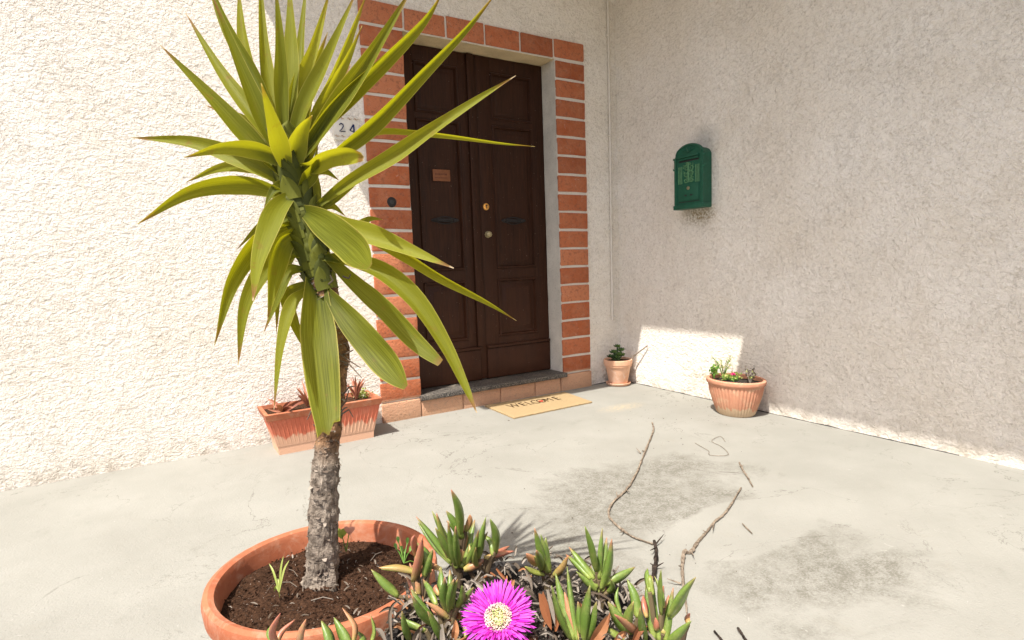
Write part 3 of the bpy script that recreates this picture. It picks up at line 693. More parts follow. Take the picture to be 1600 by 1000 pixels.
# leaves: (pixel centre line, max width px, depth change base->tip in m, roll deg, fold, tint)
YL = [
 ([(446,250),(440,150),(438,70),(430,-30)], 20, -.05, 20, .3, .55), ([(450,245),(452,130),(454,60),(452,-40)], 27, .03, -15, .3, .6),
 ([(447,235),(462,150),(490,75),(517,-20)], 23, .06, 10, .35, .95), ([(452,240),(472,165),(511,86),(560,-20)], 23, -.04, -25, .5, .65),
 ([(478,235),(500,180),(528,112),(575,-15)], 23, .08, 35, .5, .8), ([(468,250),(519,172),(578,88),(648,-25)], 28, -.06, -20, .6, .25),
 ([(462,246),(509,189),(550,148),(607,94),(662,36),(692,-12)], 26, -.02, 15, .55, .45), ([(486,270),(530,240),(568,212),(602,181),(655,125),(727,49),(778,-14)], 23, -.08, 20, .7, .35),
 ([(497,320),(545,284),(612,244),(672,203),(742,157),(806,118)], 23, -.05, -15, .5, .6), ([(492,268),(530,243),(566,217),(600,205),(687,212),(780,224),(836,229)], 11, .10, 30, .4, .8),
 ([(470,262),(490,262),(512,250),(540,244),(566,245)], 24, -.16, 25, .5, .9), ([(500,328),(522,312),(552,288),(580,262)], 12, .14, 20, .4, .2),
 ([(468,326),(500,346),(545,382),(578,417)], 47, -.22, 12, .2, .3), ([(500,330),(537,352),(586,368),(645,392),(709,419)], 30, -.10, -20, .4, .75),
 ([(512,345),(560,362),(631,401),(690,437),(762,474),(807,501)], 17, .03, 35, .45, .75), ([(505,402),(545,405),(600,424),(652,470),(697,540),(728,605),(745,645)], 27, -.10, -28, .6, .55),
 ([(508,398),(552,440),(600,483),(648,533),(688,567)], 27, -.08, 10, .3, .3), ([(508,452),(545,500),(592,556),(634,605)], 44, -.12, 8, .22, .15),
 ([(493,432),(496,500),(503,580),(513,672)], 52, -.13, -6, .22, .30), ([(480,452),(455,475),(438,540),(428,640)], 19, -.08, 20, .4, .65),
 ([(486,440),(450,462),(462,510),(484,560)], 20, .10, 5, .3, .25), ([(475,420),(448,425),(436,460),(412,520)], 20, -.03, 20, .35, .3),
 ([(466,362),(444,385),(430,430),(418,500)], 32, -.14, -35, .4, .6), ([(470,345),(445,340),(410,350),(370,390)], 17, .02, 10, .3, .25),
 ([(535,362),(560,352),(578,342),(598,343)], 12, .06, 10, .3, .3),
 ([(462,270),(468,220),(476,165),(482,130)], 24, .05, 30, .4, 1.), ([(452,275),(440,235),(426,190),(408,130)], 27, -.16, 10, .3, .85),
 ([(494,330),(496,300),(492,262),(497,225)], 11, .04, 50, .3, .6), ([(478,262),(492,215),(520,160),(548,100)], 20, .14, -20, .4, .85),
 ([(462,255),(486,205),(512,150),(540,100),(566,40)], 22, .02, 30, .4, 1.),
 ([(452,262),(420,200),(380,110),(330,-10)], 28, -.05, 20, .5, .5), ([(448,258),(405,170),(380,70),(372,-30)], 25, .06, -15, .5, .7),
 ([(450,280),(395,220),(330,150),(250,70)], 28, -.06, 20, .5, .4), ([(452,290),(380,250),(300,222),(205,215)], 27, .05, 10, .4, .6),
 ([(456,310),(385,290),(300,300),(215,350)], 28, -.10, -15, .4, .5), 
 ([(470,350),(415,372),(365,440),(335,540)], 30, -.12, -20, .4, .4), ([(478,380),(430,400),(385,470),(372,570)], 28, -.02, 15, .4, .5),
 ([(455,285),(400,262),(345,262),(290,285)], 20, .14, 10, .4, .6),
 ([(460,300),(430,330),(405,400),(395,470)], 30, -.24, 10, .3, .6), ([(450,270),(418,225),(375,185),(322,165)], 26, .12, 10, .4, .7), ([(446,240),(425,150),(412,60),(405,-60)], 22, .05, 15, .5, .6),
 ([(444,235),(400,130),(352,40),(318,-50)], 24, .03, -15, .5, .4), ([(450,250),(398,180),(345,110),(290,20)], 24, .10, 10, .5, .55),
 ([(458,240),(462,160),(468,80),(480,-40)], 20, .12, -20, .5, .5),
 ([(466,300),(442,290),(425,300),(412,330)], 17, -.03, 20, .5, .15), ([(472,325),(446,318),(428,326),(414,352)], 16, .02, -15, .5, .2),
 ([(478,352),(458,338),(438,344),(424,362)], 15, -.04, 20, .5, .1), ([(486,385),(466,368),(446,372),(432,398)], 14, .03, -20, .5, .2),
 ([(490,408),(468,396),(450,404),(440,432)], 13, -.02, 20, .5, .15), ([(462,285),(484,270),(508,268),(530,282)], 15, .10, 20, .5, .3),
 ([(480,335),(500,322),(520,322),(540,338)], 15, .10, -20, .5, .2), ([(496,392),(512,378),(530,378),(546,396)], 13, .09, 20, .5, .2),
 ([(458,275),(462,240),(472,205),(488,180)], 30, -.06, 15, .5, .9), ([(452,268),(440,250),(432,225),(428,185)], 30, -.03, -15, .5, .7),
 ([(468,300),(482,280),(492,262),(498,246)], 22, -.05, 10, .5, .35), ([(456,262),(470,190),(488,120),(512,50)], 22, .08, 25, .5, .95),
 ([(478,390),(450,400),(436,440),(432,520)], 22, .12, 10, .4, .2), ([(455,262),(408,238),(352,232),(288,246)], 25, -.12, -15, .5, .75)]
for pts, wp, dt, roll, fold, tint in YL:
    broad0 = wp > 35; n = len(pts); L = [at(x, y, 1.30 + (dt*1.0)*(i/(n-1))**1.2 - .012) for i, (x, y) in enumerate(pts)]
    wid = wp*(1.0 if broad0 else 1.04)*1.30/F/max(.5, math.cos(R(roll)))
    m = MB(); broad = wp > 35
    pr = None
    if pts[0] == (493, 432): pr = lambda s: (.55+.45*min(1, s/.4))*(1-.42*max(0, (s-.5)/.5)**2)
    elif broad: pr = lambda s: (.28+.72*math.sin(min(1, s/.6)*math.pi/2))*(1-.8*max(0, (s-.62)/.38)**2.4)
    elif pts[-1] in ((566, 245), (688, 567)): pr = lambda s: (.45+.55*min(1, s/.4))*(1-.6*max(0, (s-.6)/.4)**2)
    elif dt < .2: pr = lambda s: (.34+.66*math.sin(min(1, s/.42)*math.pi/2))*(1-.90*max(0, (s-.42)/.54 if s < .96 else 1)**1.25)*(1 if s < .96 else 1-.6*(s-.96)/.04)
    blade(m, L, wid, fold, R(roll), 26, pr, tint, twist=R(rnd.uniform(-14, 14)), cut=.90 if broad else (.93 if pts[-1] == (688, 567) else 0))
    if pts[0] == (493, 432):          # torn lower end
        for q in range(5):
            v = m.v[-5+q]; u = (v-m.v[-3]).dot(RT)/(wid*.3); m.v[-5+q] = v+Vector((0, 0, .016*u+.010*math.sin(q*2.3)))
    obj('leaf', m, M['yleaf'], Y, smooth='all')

# ------------------------------------------------------------------ sprouts in the yucca pot
def weed(name, label, cat, px, py, t, fn):
    p = at(px, py, t); o = thing(name, label, cat, p); fn(o, p)
def grass_fn(o, p):
    m = MB()
    for px, py in ((443,868),(433,905),(428,925),(452,875),(437,935),(420,880)):
        q = at(px, py, 1.23); blade(m, [p, p.lerp(q, .5)+Vector((0, 0, .012)), q], .004, .1, 0, 8, tint=rnd.random())
    obj('blades', m, M['lime'], o)
weed('grass_tuft', 'thin pale grass blades sprouting at the left side of the yucca pot soil', 'weed', 436, 925, 1.21, grass_fn)
def seedling_fn(o, p):
    m = MB(); a = at(533, 832, 1.38); b = at(546, 828, 1.37)
    m.tube([p, p.lerp(a, .6), a], .0012, 5); m.tube([p, p.lerp(b, .6), b], .0012, 5); obj('stem', m, M['sprout'], o)
    for q, mt, s in ((a, 'lime', .016), (b, 'pink2', .013)):
        m = MB(); vs = [q+RT*(s*math.sin(u)**3)+UP*(s*(.8*math.cos(u)-.3*math.cos(2*u)-.1*math.cos(3*u))) for u in [2*math.pi*i/20 for i in range(20)]]
        m.add(vs+[q-FW*.003], [(i, (i+1) % 20, 20) for i in range(20)]); obj('leaf', m, M[mt], o)
M['pink2'] = mat_plant('blush_leaf', (.62, .30, .24), (.70, .40, .34), .3)
weed('heart_leaf_seedling', 'tiny seedling with one yellow and one pink heart shaped leaf beside the yucca trunk', 'seedling', 541, 862, 1.375, seedling_fn)
def sprout_fn(o, p):
    m = MB()
    for px, py in ((623,848),(636,850),(628,862),(640,862),(620,858),(632,866),(647,878)):
        q = at(px, py, 1.35); m.tube([p, p.lerp(q, .6)+Vector((0, 0, .004)), q], .0011, 5); r = (q-p).normalized()
        blade(m, [q, q+r*.008+Vector((0, 0, .003)), q+r*.015], .008, .1, 0, 6, prof=lambda s: math.sin(math.pi*min(1, .1+s*.9)), tint=rnd.random())
    obj('stalks', m, M['sprout'], o)
weed('green_sprout', 'small bright green sprout at the right rim of the yucca pot', 'weed', 631, 880, 1.33, sprout_fn)
m = MB()
for i in range(46):
    a = rnd.uniform(0, 6.28); r = math.sqrt(rnd.random())*.19; p = Vector((PC[0]+r*math.cos(a), PC[1]+r*math.sin(a), .314)); q = rnd.uniform(.003, .009)
    a2 = rnd.uniform(0, 3.14); d = Vector((math.cos(a2), math.sin(a2), .2)); blade(m, [p, p+d*q+Vector((0, 0, .002)), p+d*q*2], q*.55, .3, 0, 4, nrm=Vector((0, 0, 1)))
for i in range(9):
    a = rnd.uniform(0, 6.28); r = rnd.uniform(.03, .17); p = Vector((PC[0]+r*math.cos(a), PC[1]+r*math.sin(a), .316)); a2 = rnd.uniform(0, 3.14); d = Vector((math.cos(a2), math.sin(a2), 0))
    m.tube([p, p+d*.02+Vector((0, 0, .006)), p+d*.045], .0009, 4)
tag(obj('leaf_litter', m, M['dry'], loc=(PC[0], PC[1], .31)), 'pale dry scraps scattered over the yucca pot soil', 'litter', kind='stuff')

# ------------------------------------------------------------------ long planter by the wall
PX0, PX1 = .512, 1.038; PL = thing('planter_box', 'long fluted terracotta coloured plastic planter against the lit wall', 'planter', ((PX0+PX1)/2, 3.39, 0))
def trough(m, lo, hi, z0, z1, inner=None):
    (a0, a1, b0, b1), (c0, c1, d0, d1) = lo, hi
    m.add([(a0, b0, z0), (a1, b0, z0), (a1, b1, z0), (a0, b1, z0), (c0, d0, z1), (c1, d0, z1), (c1, d1, z1), (c0, d1, z1)], [(0, 1, 5, 4), (1, 2, 6, 5), (2, 3, 7, 6), (3, 0, 4, 7)])
m = MB()
trough(m, (PX0, PX1, 3.300, 3.49), (PX0-.005, PX1+.004, 3.298, 3.492), 0, .045); trough(m, (PX0-.006, PX1+.005, 3.296, 3.494), (PX0-.045, PX1+.043, 3.274, 3.530), .045, .205)
m.add([(PX0, 3.3, .002), (PX1, 3.3, .002), (PX1, 3.49, .002), (PX0, 3.49, .002)], [(0, 1, 2, 3)])
nfl = 26
for i in range(nfl):
    u = (i+.5)/nfl; xl = PX0-.006+(PX1-PX0+.011)*u; xh = PX0-.045+(PX1-PX0+.088)*u
    m.tube([(xl, 3.2965, .055), ((xl+xh)/2, 3.2855, .13), (xh, 3.2750, .2)], [.003, .0036, .0036], 6)
obj('box', m, M['plastic'], PL)
m = MB(); a0, a1, b0, b1 = PX0-.062, PX1+.055, 3.262, 3.538
trough(m, (a0+.008, a1-.008, b0+.006, b1-.006), (a0, a1, b0, b1), .200, .235); trough(m, (a0, a1, b0, b1), (a0+.018, a1-.018, b0+.018, b1-.018), .235, .238)
trough(m, (a0+.018, a1-.018, b0+.018, b1-.018), (a0+.03, a1-.03, b0+.03, b1-.03), .238, .19)
m.add([(a0+.008, b0+.006, .2), (a1-.008, b0+.006, .2), (a1-.03, b0+.03, .2), (a0+.03, b0+.03, .2), (a1-.008, b1-.006, .2), (a1-.03, b1-.03, .2), (a0+.008, b1-.006, .2), (a0+.03, b1-.03, .2)], [(0, 1, 2, 3), (1, 4, 5, 2), (4, 6, 7, 5), (6, 0, 3, 7)])
obj('rim', m, M['terra'], PL)
m = MB(); nx, ny = 44, 16; vs = []
for j in range(ny+1):
    for i in range(nx+1):
        p = Vector((a0+.026+(a1-a0-.052)*i/nx, b0+.026+(b1-b0-.052)*j/ny, .212)); p.z += .012*noise.noise(p*30); vs.append(p)
m.add(vs, [(j*(nx+1)+i, j*(nx+1)+i+1, (j+1)*(nx+1)+i+1, (j+1)*(nx+1)+i) for j in range(ny) for i in range(nx)])
tag(obj('planter_soil', m, M['soil'], loc=(.77, 3.4, .21)), 'dry soil filling the long planter by the wall', 'soil', kind='stuff')
def rosette(name, label, cat, base, n, L, W, mat, spread=.6, up=1., grp=None, fold=.4):
    o = thing(name, label, cat, base, grp)
    for i in range(n):
        a = 2.4*i+rnd.uniform(-.3, .3); s = rnd.uniform(.5, 1)*spread; d = Vector((math.cos(a)*s, math.sin(a)*s, up*rnd.uniform(.7, 1.1))); l = L*rnd.uniform(.6, 1.1)
        m = MB(); blade(m, [base, base+d*l*.5, base+d*l+Vector((math.cos(a), math.sin(a), -.5))*l*.12], W*rnd.uniform(.8, 1.2), fold, rnd.uniform(-.5, .5), 10); obj('leaf', m, M[mat], o)
    return o
rosette('aloe', 'broad reddish brown aloe with thick leaves at the left end of the long planter', 'aloe', Vector((.56, 3.38, .215)), 9, .15, .028, 'rust', 1.0, .5)
rosette('wilted_aloe', 'thin upright rusty aloe leaves left of the yucca trunk in the long planter', 'aloe', Vector((.70, 3.40, .215)), 13, .16, .014, 'rust', .5, .9)
rosette('spiky_aloe', 'thin red tipped aloe leaves at the right end of the long planter', 'aloe', Vector((.985, 3.42, .215)), 12, .19, .014, 'rust', .4, 1)
def bush(name, label, cat, c, rx, rz, n, s, mats, stems=6, grp=None, droop=0):
    o = thing(name, label, cat, c, grp); m = MB(); st = MB(); m2 = MB()
    for k in range(stems):
        a = rnd.uniform(0, 6.28); tip = c+Vector((math.cos(a)*rx*rnd.uniform(.3, 1), math.sin(a)*rx*rnd.uniform(.3, .8), rz*rnd.uniform(.5, 1)-droop*rnd.random()))
        mid = c.lerp(tip, .5)+Vector((0, 0, rz*.15)); st.tube([c, mid, tip], [.0025, .002, .001], 5)
        for i in range(n//stems):
            t = rnd.uniform(.3, 1); q = (c*(1-t)*(1-t)+mid*2*t*(1-t)+tip*t*t)+Vector((rnd.uniform(-1, 1), rnd.uniform(-1, 1), rnd.uniform(-1, 1)))*s*.8
            d = Vector((rnd.uniform(-1, 1), rnd.uniform(-1, 1), rnd.uniform(-.1, 1))).normalized(); mm = m if rnd.random() < .75 else m2
            blade(mm, [q, q+d*s*.5, q+d*s], s*.62, .3, rnd.uniform(-1, 1), 4, prof=lambda u: math.sin(math.pi*min(1, .12+u*.86)))
    obj('stems', st, M[mats[0]], o); obj('leaves', m, M[mats[1]], o)
    if m2.v: obj('young_leaves', m2, M[mats[2]], o)
bush('sedum', 'yellow green stonecrop spilling over the right end of the long planter', 'sedum', Vector((1.05, 3.47, .225)), .10, .05, 150, .016, ('sprout', 'lime', 'pale'), 9, droop=.05)
bush('sedum', 'small green and red stonecrop in the middle of the long planter', 'sedum', Vector((.80, 3.37, .215)), .08, .05, 110, .015, ('sprout', 'lime', 'rust'), 8)

# ------------------------------------------------------------------ small pot in the corner
SC = (3.085, 3.448)
SP = thing('small_flower_pot', 'small pale terracotta pot on a saucer in the corner of the walls', 'pot', (*SC, 0))
m = MB(); m.lathe([(0, .012), (.068, .012), (.072, .018), (.096, .14), (.099, .150), (.106, .153), (.107, .165), (.111, .168), (.113, .190), (.112, .205), (.108, .208), (.102, .206), (.099, .19), (.096, .16), (0, .16)], (*SC, 0), 48); obj('pot', m, M['terra_pale'], SP)
m = MB(); m.lathe([(0, 0), (.080, 0), (.094, .012), (.098, .022), (.095, .024), (.086, .012), (0, .010)], (*SC, 0), 48); obj('saucer', m, M['terra_pale'], SP)
soil_disc('pot_soil', SC, .099, .099, .190, 'dark soil in the small corner pot', M['soil'], .005, .004, 120)
SU = thing('succulent', 'compact dark green succulent with thick rounded leaves in the small corner pot', 'succulent', (SC[0]-.005, SC[1], .19))
def rose(o, c, r, n, mat='succ'):
    for i in range(n):
        a = 2.4*i; e = .15+.9*i/n; l = r*(1-.45*i/n); d = Vector((math.cos(a)*math.cos(e), math.sin(a)*math.cos(e), math.sin(e)))
        m = MB(); finger(m, [c, c+d*l*.6, c+d*l+Vector((0, 0, l*.25))], r*.30, n=6, tint=rnd.random(), flat=.6); obj('leaf', m, M[mat], o, smooth='all')
for dx, dz, r, n in ((0, .115, .032, 9), (.030, .085, .036, 9), (-.030, .070, .036, 9), (-.052, .035, .036, 8), (.010, .05, .04, 9), (-.012, .025, .04, 8), (.035, .045, .034, 8)):
    c = Vector((SC[0]-.005, SC[1], .19))+RT0*dx+Vector((0, 0, dz)); rose(SU, c, r, n)
    m = MB(); m.tube([Vector((SC[0]-.005, SC[1], .185)), c], [.007, .005], 7); obj('stem', m, M['succ'], SU)
m = MB(); m.tube([Vector((SC[0]+.07, SC[1]-.05, .165)), Vector((SC[0]+.09, SC[1]-.09, .235)), on(1012, 540, 0, XW-.012)], [.007, .006, .004], 8)
tag(obj('stick', m, M['twig'], loc=(SC[0]+.07, SC[1]-.05, .19)), 'short pale stick leaning from the small corner pot onto the side wall', 'stick')

# ------------------------------------------------------------------ fluted oval pot by the side wall
OC = (3.060, 2.335)
OP = thing('fluted_pot', 'wide fluted terracotta pot against the side wall at the right', 'pot', (*OC, 0))
m = MB(); m.lathe([(0, 0), (.60, 0), (.66, .012), (.80, .08), (.90, .14), (.94, .185), (.95, .190), (1.0, .196), (1.03, .208), (1.02, .222), (.97, .229), (.91, .224), (.89, .2), (.87, .17), (0, .17)], (*OC, 0), 240, sx=.150, sy=.185, flute=(2, 5, 44, .035))
obj('pot', m, M['terra_flute'], OP)
s_ = soil_disc('bowl_soil', OC, .134, .166, .200, 'dark soil in the fluted pot', M['soil2'], .008, .006, 200)
bush('pale_saxifrage', 'airy plant with a tall stalk of pale cream flowers in the fluted pot', 'plant', Vector((3.09, 2.45, .205)), .11, .17, 150, .0105, ('sprout', 'pale', 'lime'), 12)
bush('leafy_weed', 'small upright green plant at the left rim of the fluted pot', 'plant', Vector((3.03, 2.475, .205)), .05, .09, 90, .018, ('sprout', 'sprout', 'lime'), 7)
bush('stonecrop', 'low yellow green stonecrop around the middle of the fluted pot', 'plant', Vector((3.06, 2.36, .205)), .10, .04, 160, .014, ('sprout', 'lime', 'sprout'), 12)
PF = thing('pink_flower', 'small magenta pink flower standing in the fluted pot', 'flower', (3.0, 2.30, .21))
m = MB(); m.tube([(3.0, 2.30, .205), (3.0, 2.305, .24), (2.997, 2.303, .262)], .002, 6); obj('stem', m, M['sprout'], PF)
m = MB()
for i in range(46):
    a = 2.4*i; e = rnd.uniform(-.2, 1.3); d = Vector((math.cos(a)*math.cos(e), math.sin(a)*math.cos(e), math.sin(e))); c = Vector((2.997, 2.303, .262)); blade(m, [c, c+d*.007, c+d*.014], .006, .2, 0, 4)
obj('petals', m, M['pink'], PF)
bush('grey_seedhead', 'grey dry seed heads at the right side of the fluted pot', 'plant', Vector((3.06, 2.23, .205)), .07, .12, 90, .013, ('dry', 'dry', 'lime'), 8)

# ------------------------------------------------------------------ foreground ice plant in a pot
def zp(px, py, z=.45): r = ray(px, py); return CAM + r*((z-1)/r.z)
IC = zp(815, 985, .42); IR = .215
IPOT = thing('nursery_pot', 'dark nursery pot mostly hidden under the ice plants in the foreground', 'pot', (IC.x, IC.y, 0))
m = MB(); m.lathe([(0, 0), (.13, 0), (.14, .01), (.185, .30), (.195, .385), (.212, .390), (.216, .418), (.210, .424), (.198, .420), (.190, .38), (0, .36)], (IC.x, IC.y, 0), 64); obj('pot', m, M['nursery'], IPOT)
soil_disc('ice_plant_soil', (IC.x, IC.y), .19, .19, .395, 'dark gritty soil under the ice plants', M['soil2'], .016, .035, 900)
IP = thing('ice_plant', 'sprawling ice plant with fleshy green fingers and one magenta flower in front', 'ice plant', (IC.x, IC.y, .42))
SH = [
 [(705,880,650,807,11,.3),(712,872,675,798,10,.45),(720,835,705,765,13,.4),(722,840,697,798,12,.3),(707,872,682,802,10,.55),(718,838,717,793,10,.8),(728,830,734,804,9,.7),(720,877,726,820,12,.72),(724,880,742,812,14,.25),(700,872,692,832,9,.85),(712,882,700,815,12,.35),(716,884,712,822,11,.3),(728,882,748,828,10,.3)],
 [(748,872,759,808,11,.3),(775,862,766,811,12,.35),(725,890,762,872,13,.7),(760,873,796,853,9,.88),(745,880,733,850,9,.6),(770,868,756,835,10,.4)],
 [(645,908,660,838,12,.85),(650,870,648,836,9,.95),(650,894,592,887,10,.68),(622,932,580,890,14,.4),(672,888,652,848,16,.2),(664,900,676,858,13,.25),(655,930,640,880,12,.75),(690,890,640,885,8,.8)],
 [(697,950,689,885,12,.2),(705,952,703,890,15,.25),(680,975,642,920,13,.15),(682,945,661,905,10,.2),(714,948,722,915,10,.3),(718,945,740,918,8,.3),(700,965,665,940,9,.7),(686,930,683,915,8,.9),(700,955,715,905,10,.4)],
 [(852,890,835,825,11,.3),(858,894,853,840,12,.35),(845,882,822,865,12,.75),(850,898,820,885,10,.6),(865,900,888,868,9,.7),(846,888,838,860,12,.45)],
 [(928,905,889,855,12,.45),(932,892,914,822,12,.4),(936,905,941,825,10,.35),(939,922,956,842,12,.3),(945,912,992,886,12,.4),(938,925,922,885,13,.25),(950,925,955,905,9,.35),(934,918,905,880,11,.5)],
 [(897,1000,868,895,13,.3),(902,1003,886,885,13,.3),(907,1003,882,925,13,.78),(912,1003,922,915,15,.25),(908,990,903,940,11,.35),(892,1000,862,915,12,.35),(916,1000,932,940,12,.2)],
 [(986,990,950,940,17,.3),(980,992,990,940,14,.55),(997,965,980,905,13,.3),(970,960,966,917,7,.4),(1000,960,988,915,9,.35),(975,1000,935,975,12,.5),(1000,990,960,960,11,.8)],
 [(1022,1000,1010,905,14,.3),(1030,1003,1019,900,12,.3),(1015,925,1012,888,9,.45),(1040,1003,1052,918,14,.3),(1036,990,1045,930,13,.8),(1033,960,1033,890,9,.5),(1036,950,1037,915,8,.85),(1045,962,1087,902,14,.45),(1025,985,1024,965,8,.85),(1010,965,1005,930,9,.95),(1008,1000,1000,950,11,.4)],
 [(1040,1008,1080,970,15,.45),(1075,975,1078,958,9,.95)],
 [(435,1010,438,958,10,.95),(432,1005,461,968,9,.95),(468,1010,478,968,12,.75),(516,1015,502,970,14,.3),(548,1015,522,965,15,.3),(552,1005,535,950,9,.7),(562,1010,557,985,10,.25),(578,1010,579,960,7,.5),(430,1005,426,975,9,.35)],
 [(640,1000,628,955,10,.35),(665,985,625,965,12,.3),(690,1000,668,955,11,.3),(725,1000,715,965,10,.6)]]
def tz(px, py): return min((zp(px, py, .45)-CAM).dot(FW), 1.12)
for sh in SH:
    sh += [(a+rnd.uniform(-6, 6), b+rnd.uniform(-2, 6), c+rnd.uniform(-11, 11), b+(d-b)*rnd.uniform(.55, .9), e*.95, min(1, max(0, f+rnd.uniform(-.1, .15)))) for a, b, c, d, e, f in list(sh) if rnd.random() < .5 and b < 985 and e > 8]
    bx = sum(l[0] for l in sh)/len(sh); by = max(l[1] for l in sh); t0 = tz(bx, min(by, 985))
    parts = MB(); c0 = at(bx, by+6, t0+.01)
    for q in sh[:7]: parts.tube([c0-Vector((0, 0, .03)), c0.lerp(at(q[0], q[1], t0), .7), at(q[0], q[1], t0)], [.005, .004, .0035], 7)
    shoot = obj('shoot', parts, M['stem'], IP)
    for (ax_, ay_, bx_, by_, wp, tn) in sh:
        t1 = t0+rnd.uniform(-.05, .04)
        a = at(ax_, ay_, t0); b = at(bx_, by_, t1); mid = a.lerp(b, .5)+RT*rnd.uniform(-.004, .004)-UP*.002+(a-at(bx, by, t0))*.12
        m = MB(); finger(m, [a, mid, b], wp*t0/F*.56, tn+rnd.uniform(-.05, .05)); obj('leaf', m, M['ice'], shoot, smooth='all')
# flower
FC = at(779, 968, .86); fn = (-FW*.62+UP*.62+RT*-.05).normalized(); fx = RT.copy(); fx = (fx-fn*fx.dot(fn)).normalized(); fy = fn.cross(fx)
FL = MB(); PTS = MB(); DOME = MB()
DOME.lathe([(0, .009), (.007, .0085), (.012, .006), (.0145, .002), (.0155, -.003)], (0, 0, 0), 24, tint=.5)
DOME.v = [FC+fx*v.x+fy*v.y+fn*v.z for v in DOME.v]
for ring, (cnt, L, e0) in enumerate(((60, .042, .06), (60, .041, .22), (54, .037, .42), (34, .024, .64))):
    for i in range(cnt):
        a = 2*math.pi*(i+.5*ring)/cnt+rnd.uniform(-.05, .05); e = e0+rnd.uniform(-.1, .12); l = L*rnd.uniform(.88, 1.08); rad = fx*math.cos(a)+fy*math.sin(a)
        low = max(0, -math.sin(a)); e += low*.55*(ring > 0)
        d = rad*math.cos(e)+fn*math.sin(e); p0 = FC+rad*.014
        blade(PTS, [p0, p0+d*l*.5+fn*.003, p0+d*l], (.0030*rnd.uniform(.7, 1.15)), .3, 0, 7, prof=lambda s: (.6+.5*s)*(1-max(0, (s-.8)/.2)**3), tint=rnd.random(), nrm=(fn-rad*.3).normalized())
flower = obj('flower', (lambda m: (m.tube([FC-Vector((0, 0, .09)), FC-fn*.02, FC-fn*.002], [.005, .006, .014], 10), m)[1])(MB()), M['sprout'], IP)
obj('petals', PTS, M['petal'], flower); obj('flower_centre', DOME, M['stam'], flower)
m = MB()
for i in range(700):
    r = .0185*math.sqrt(rnd.random()); a = rnd.uniform(0, 6.28); rad = fx*math.cos(a)+fy*math.sin(a); p0 = FC+rad*r*.8
    tip = FC+rad*r*1.12+fn*(.0085+.003*math.sin(r/.016*2))
    m.tube([p0, tip], [.0005, .0007], 4, tint=min(1, r/.02*rnd.uniform(.7, 1.1)), cap=True)
obj('stamens', m, M['stam'], flower, smooth=False)
m = MB()
for i in range(60):
    r = .011*math.sqrt(rnd.random()); a = rnd.uniform(0, 6.28); rad = fx*math.cos(a)+fy*math.sin(a); m.tube([FC+rad*r+fn*.004, FC+rad*r*1.1+fn*.0125], [.0012, .0009], 4, tint=rnd.random())
obj('pistils', m, M['lime'], flower, smooth=False)
# dry stems and shrivelled leaves between the shoots
m = MB(); m2 = MB()
for i in range(620):
    px = rnd.uniform(590, 1075); py = rnd.uniform(866, 1012)
    p = zp(px, py, .438+rnd.uniform(-.01, .012)); 
    if (Vector((p.x, p.y))-Vector((IC.x, IC.y))).length > .212: continue
    a = rnd.uniform(0, 6.28); d = Vector((math.cos(a), math.sin(a), rnd.uniform(-.1, .7))); L = rnd.uniform(.010, .034)
    mm = m if rnd.random() < .9 else m2
    if rnd.random() < .35: mm.tube([p, p+d*L*.5+Vector((0, 0, .004)), p+d*L], [.0016, .002, .0012], 5)
    else: blade(mm, [p, p+d*L*.5+Vector((0, 0, .006)), p+d*L], rnd.uniform(.003, .008), .7, rnd.uniform(-1, 1), 6)
for pts, wpx, mt in (([(612,1000),(609,965),(614,945),(628,936)], 6, m), ([(668,868),(655,885),(644,905)], 5, m), ([(752,892),(740,908),(728,925)], 4, m), ([(775,888),(785,900),(800,915)], 5, m2), ([(802,905),(798,915),(793,925)], 10, m2),
    ([(700,966),(712,961),(722,966)], 13, m2), ([(708,1003),(712,985),(712,968)], 11, m2), ([(722,966),(738,970),(748,974)], 9, m), ([(845,925),(852,955),(862,985)], 15, m2), ([(855,920),(862,950),(868,980)], 7, m), ([(925,1005),(940,985),(952,960)], 17, m2), ([(690,975),(692,1005),(695,1010)], 8, m),
    ([(655,985),(650,1000),(648,1008)], 13, m), ([(735,905),(752,918),(762,930)], 7, m), ([(820,890),(828,905),(832,925)], 6, m), ([(960,1005),(972,992),(985,990)], 10, m2), ([(990,1003),(1000,985),(1012,978)], 10, m2), ([(868,985),(872,960),(866,930)], 8, m2), ([(640,960),(655,950),(668,965)], 7, m), ([(622,895),(640,903),(650,925)], 5, m)):
    L = [at(x, y, tz(x, min(y, 985))-.02) for x, y in pts]; blade(mt, L, wpx*.9/F, .6, .2, 10)
obj('withered_leaves', m, M['dry'], IP); obj('orange_leaves', m2, M['dryo'], IP)
IP.children[-1]['kind'] = 'stuff'; IP.children[-2]['kind'] = 'stuff'

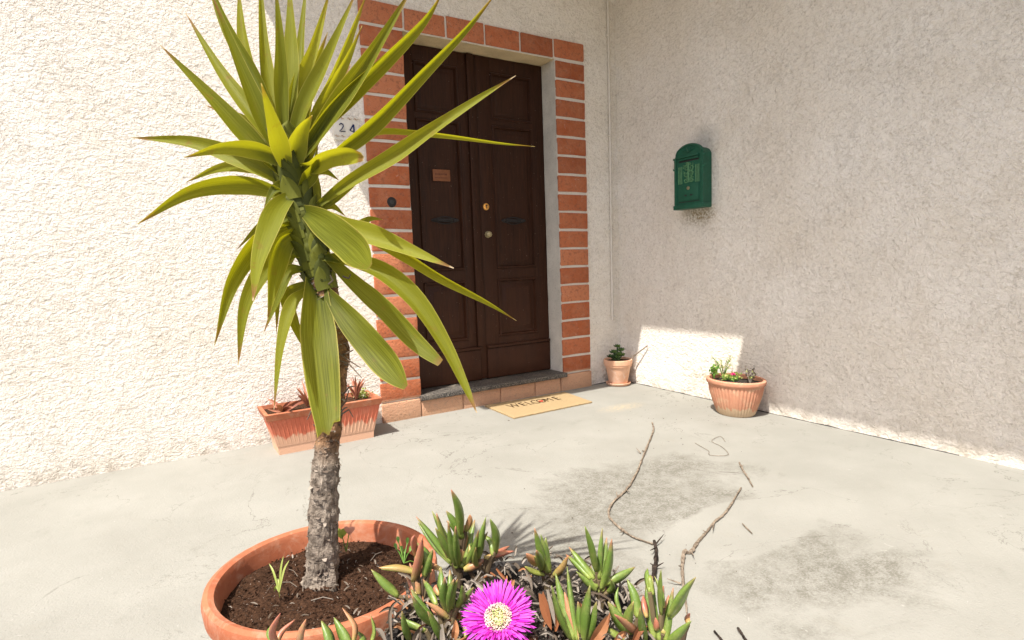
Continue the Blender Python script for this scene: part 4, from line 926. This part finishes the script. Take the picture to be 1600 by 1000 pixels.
# ------------------------------------------------------------------ sticks on the patio
def ground_stick(name, label, pts, wp, mat, twigs=(), z=.006):
    P = [on(x, y, 2, z) for x, y in pts]; sm = spline(P, len(P)*5); n = len(sm)-1; wps = wp if isinstance(wp, list) else [wp]*len(pts)
    rad = []
    for i in range(n+1):
        u = i/n*(len(wps)-1); j = min(int(u), len(wps)-2); w_ = wps[j]*(1-(u-j))+wps[j+1]*(u-j)
        rad.append(.36*w_/F*(sm[i]-CAM).dot(FW)*(1+.16*math.sin(i*2.3)))
    m = MB(); m.tube(sm, rad, 8, wob=.7)
    for (a, b), (c, d) in twigs: m.tube([on(a, b, 2, z), on((a+c)/2, (b+d)/2, 2, z+.008), on(c, d, 2, z+.012)], [.003, .0022, .001], 5)
    tag(obj(name, m, mat, loc=P[0]), label, 'stick', 'sticks on the patio')
ground_stick('dry_stick', 'long thin crooked brown stick lying on the patio below the doormat', [(1019,660),(1021,672),(1012,695),(1003,718),(993,742),(978,766),(964,778),(953,792),(951,805),(958,815),(975,830),(992,840),(1015,848),(1020,850)], [3, 3.5, 4, 4, 4.5, 5, 5, 5, 4.5, 4.5, 5, 4, 4, 3.5], M['twig'],
  [((1001,708),(994,700)), ((978,766),(984,768)), ((965,778),(963,768)), ((975,830),(968,832)), ((1004,704),(1010,706))])
ground_stick('charred_stick', 'thick dark brown twig end standing behind the right ice plant shoot', [(1022,845),(1025,858),(1025,875),(1023,890),(1020,905)], [6, 7, 8, 9, 9], M['char'], [((1025,850),(1037,835)), ((1026,885),(1037,879)), ((1022,884),(1016,880)), ((1024,856),(1016,860))], .01)
ground_stick('dry_stick', 'pale knobbly stick on the patio at the right of the ice plants', [(1158,762),(1150,775),(1140,792),(1130,804),(1116,816),(1103,832),(1090,847),(1080,862),(1073,863),(1070,861),(1067,872),(1066,890),(1068,912),(1071,935),(1074,965)], [3, 3.5, 4.5, 4.5, 5, 5, 6, 8, 7, 7, 8, 7, 7, 5, 3], M['twig'],
  [((1116,816),(1113,828)), ((1080,862),(1084,868)), ((1066,885),(1060,884)), ((1064,912),(1042,904)), ((1104,832),(1098,828))])
ground_stick('dry_stick', 'short thin twig on the patio near the wall at the right', [(1155,722),(1160,733),(1168,745),(1176,760)], [3, 4, 3.5, 3], M['twig'], [((1158,730),(1162,726))])
ground_stick('dry_stick', 'small straight twig fragment right of the pale knobbly stick', [(1160,818),(1167,825),(1175,833)], 2.5, M['twig'])
ground_stick('dry_stick', 'left one of two short dark twigs at the bottom right of the patio', [(1116,986),(1124,995),(1132,1006)], 4, M['char'])
ground_stick('dry_stick', 'right one of two short dark twigs at the bottom right of the patio', [(1153,981),(1160,992),(1170,1006)], 5, M['char'])
# fine curled root fibre and crumbs
def fibre(pts):
    m = MB(); P = spline([on(x, y, 2, .004) for x, y in pts], 24); m.tube(P, .0012, 5); return m
tag(obj('dry_tendril', fibre([(1086,692),(1098,699),(1108,705),(1109,711),(1138,711),(1128,698),(1112,690),(1118,684),(1127,682),(1133,690)]), M['twig'], loc=on(1108, 700, 2, 0)), 'thin curled dry tendril on the patio left of the short twig', 'tendril')
m = MB()
for i in range(240):
    if i < 120: px, py = rnd.gauss(1040, 70), rnd.gauss(650, 26)
    elif i < 180: px, py = rnd.uniform(600, 1170), rnd.uniform(640, 900)
    else: px, py = rnd.gauss(620, 40), rnd.gauss(672, 10)
    if py < 612: continue
    p = on(px, py, 2, .001)
    if p.x > XW-.01 or p.y > YW-.03: continue
    q = rnd.uniform(.0012, .0042)*(2 if rnd.random() < .06 else 1)
    o = [Vector((rnd.uniform(-1, 1), rnd.uniform(-1, 1), rnd.uniform(0, .9)))*q for _ in range(5)]
    m.add([p+x for x in o], [(0, 1, 2), (0, 2, 3), (0, 3, 4), (1, 2, 3), (1, 3, 4), (0, 1, 4)])
tag(obj('grit', m, M['soil'], smooth=False, loc=(1.5, 2.5, 0)), 'scattered dark crumbs and grit on the patio', 'grit', kind='stuff')
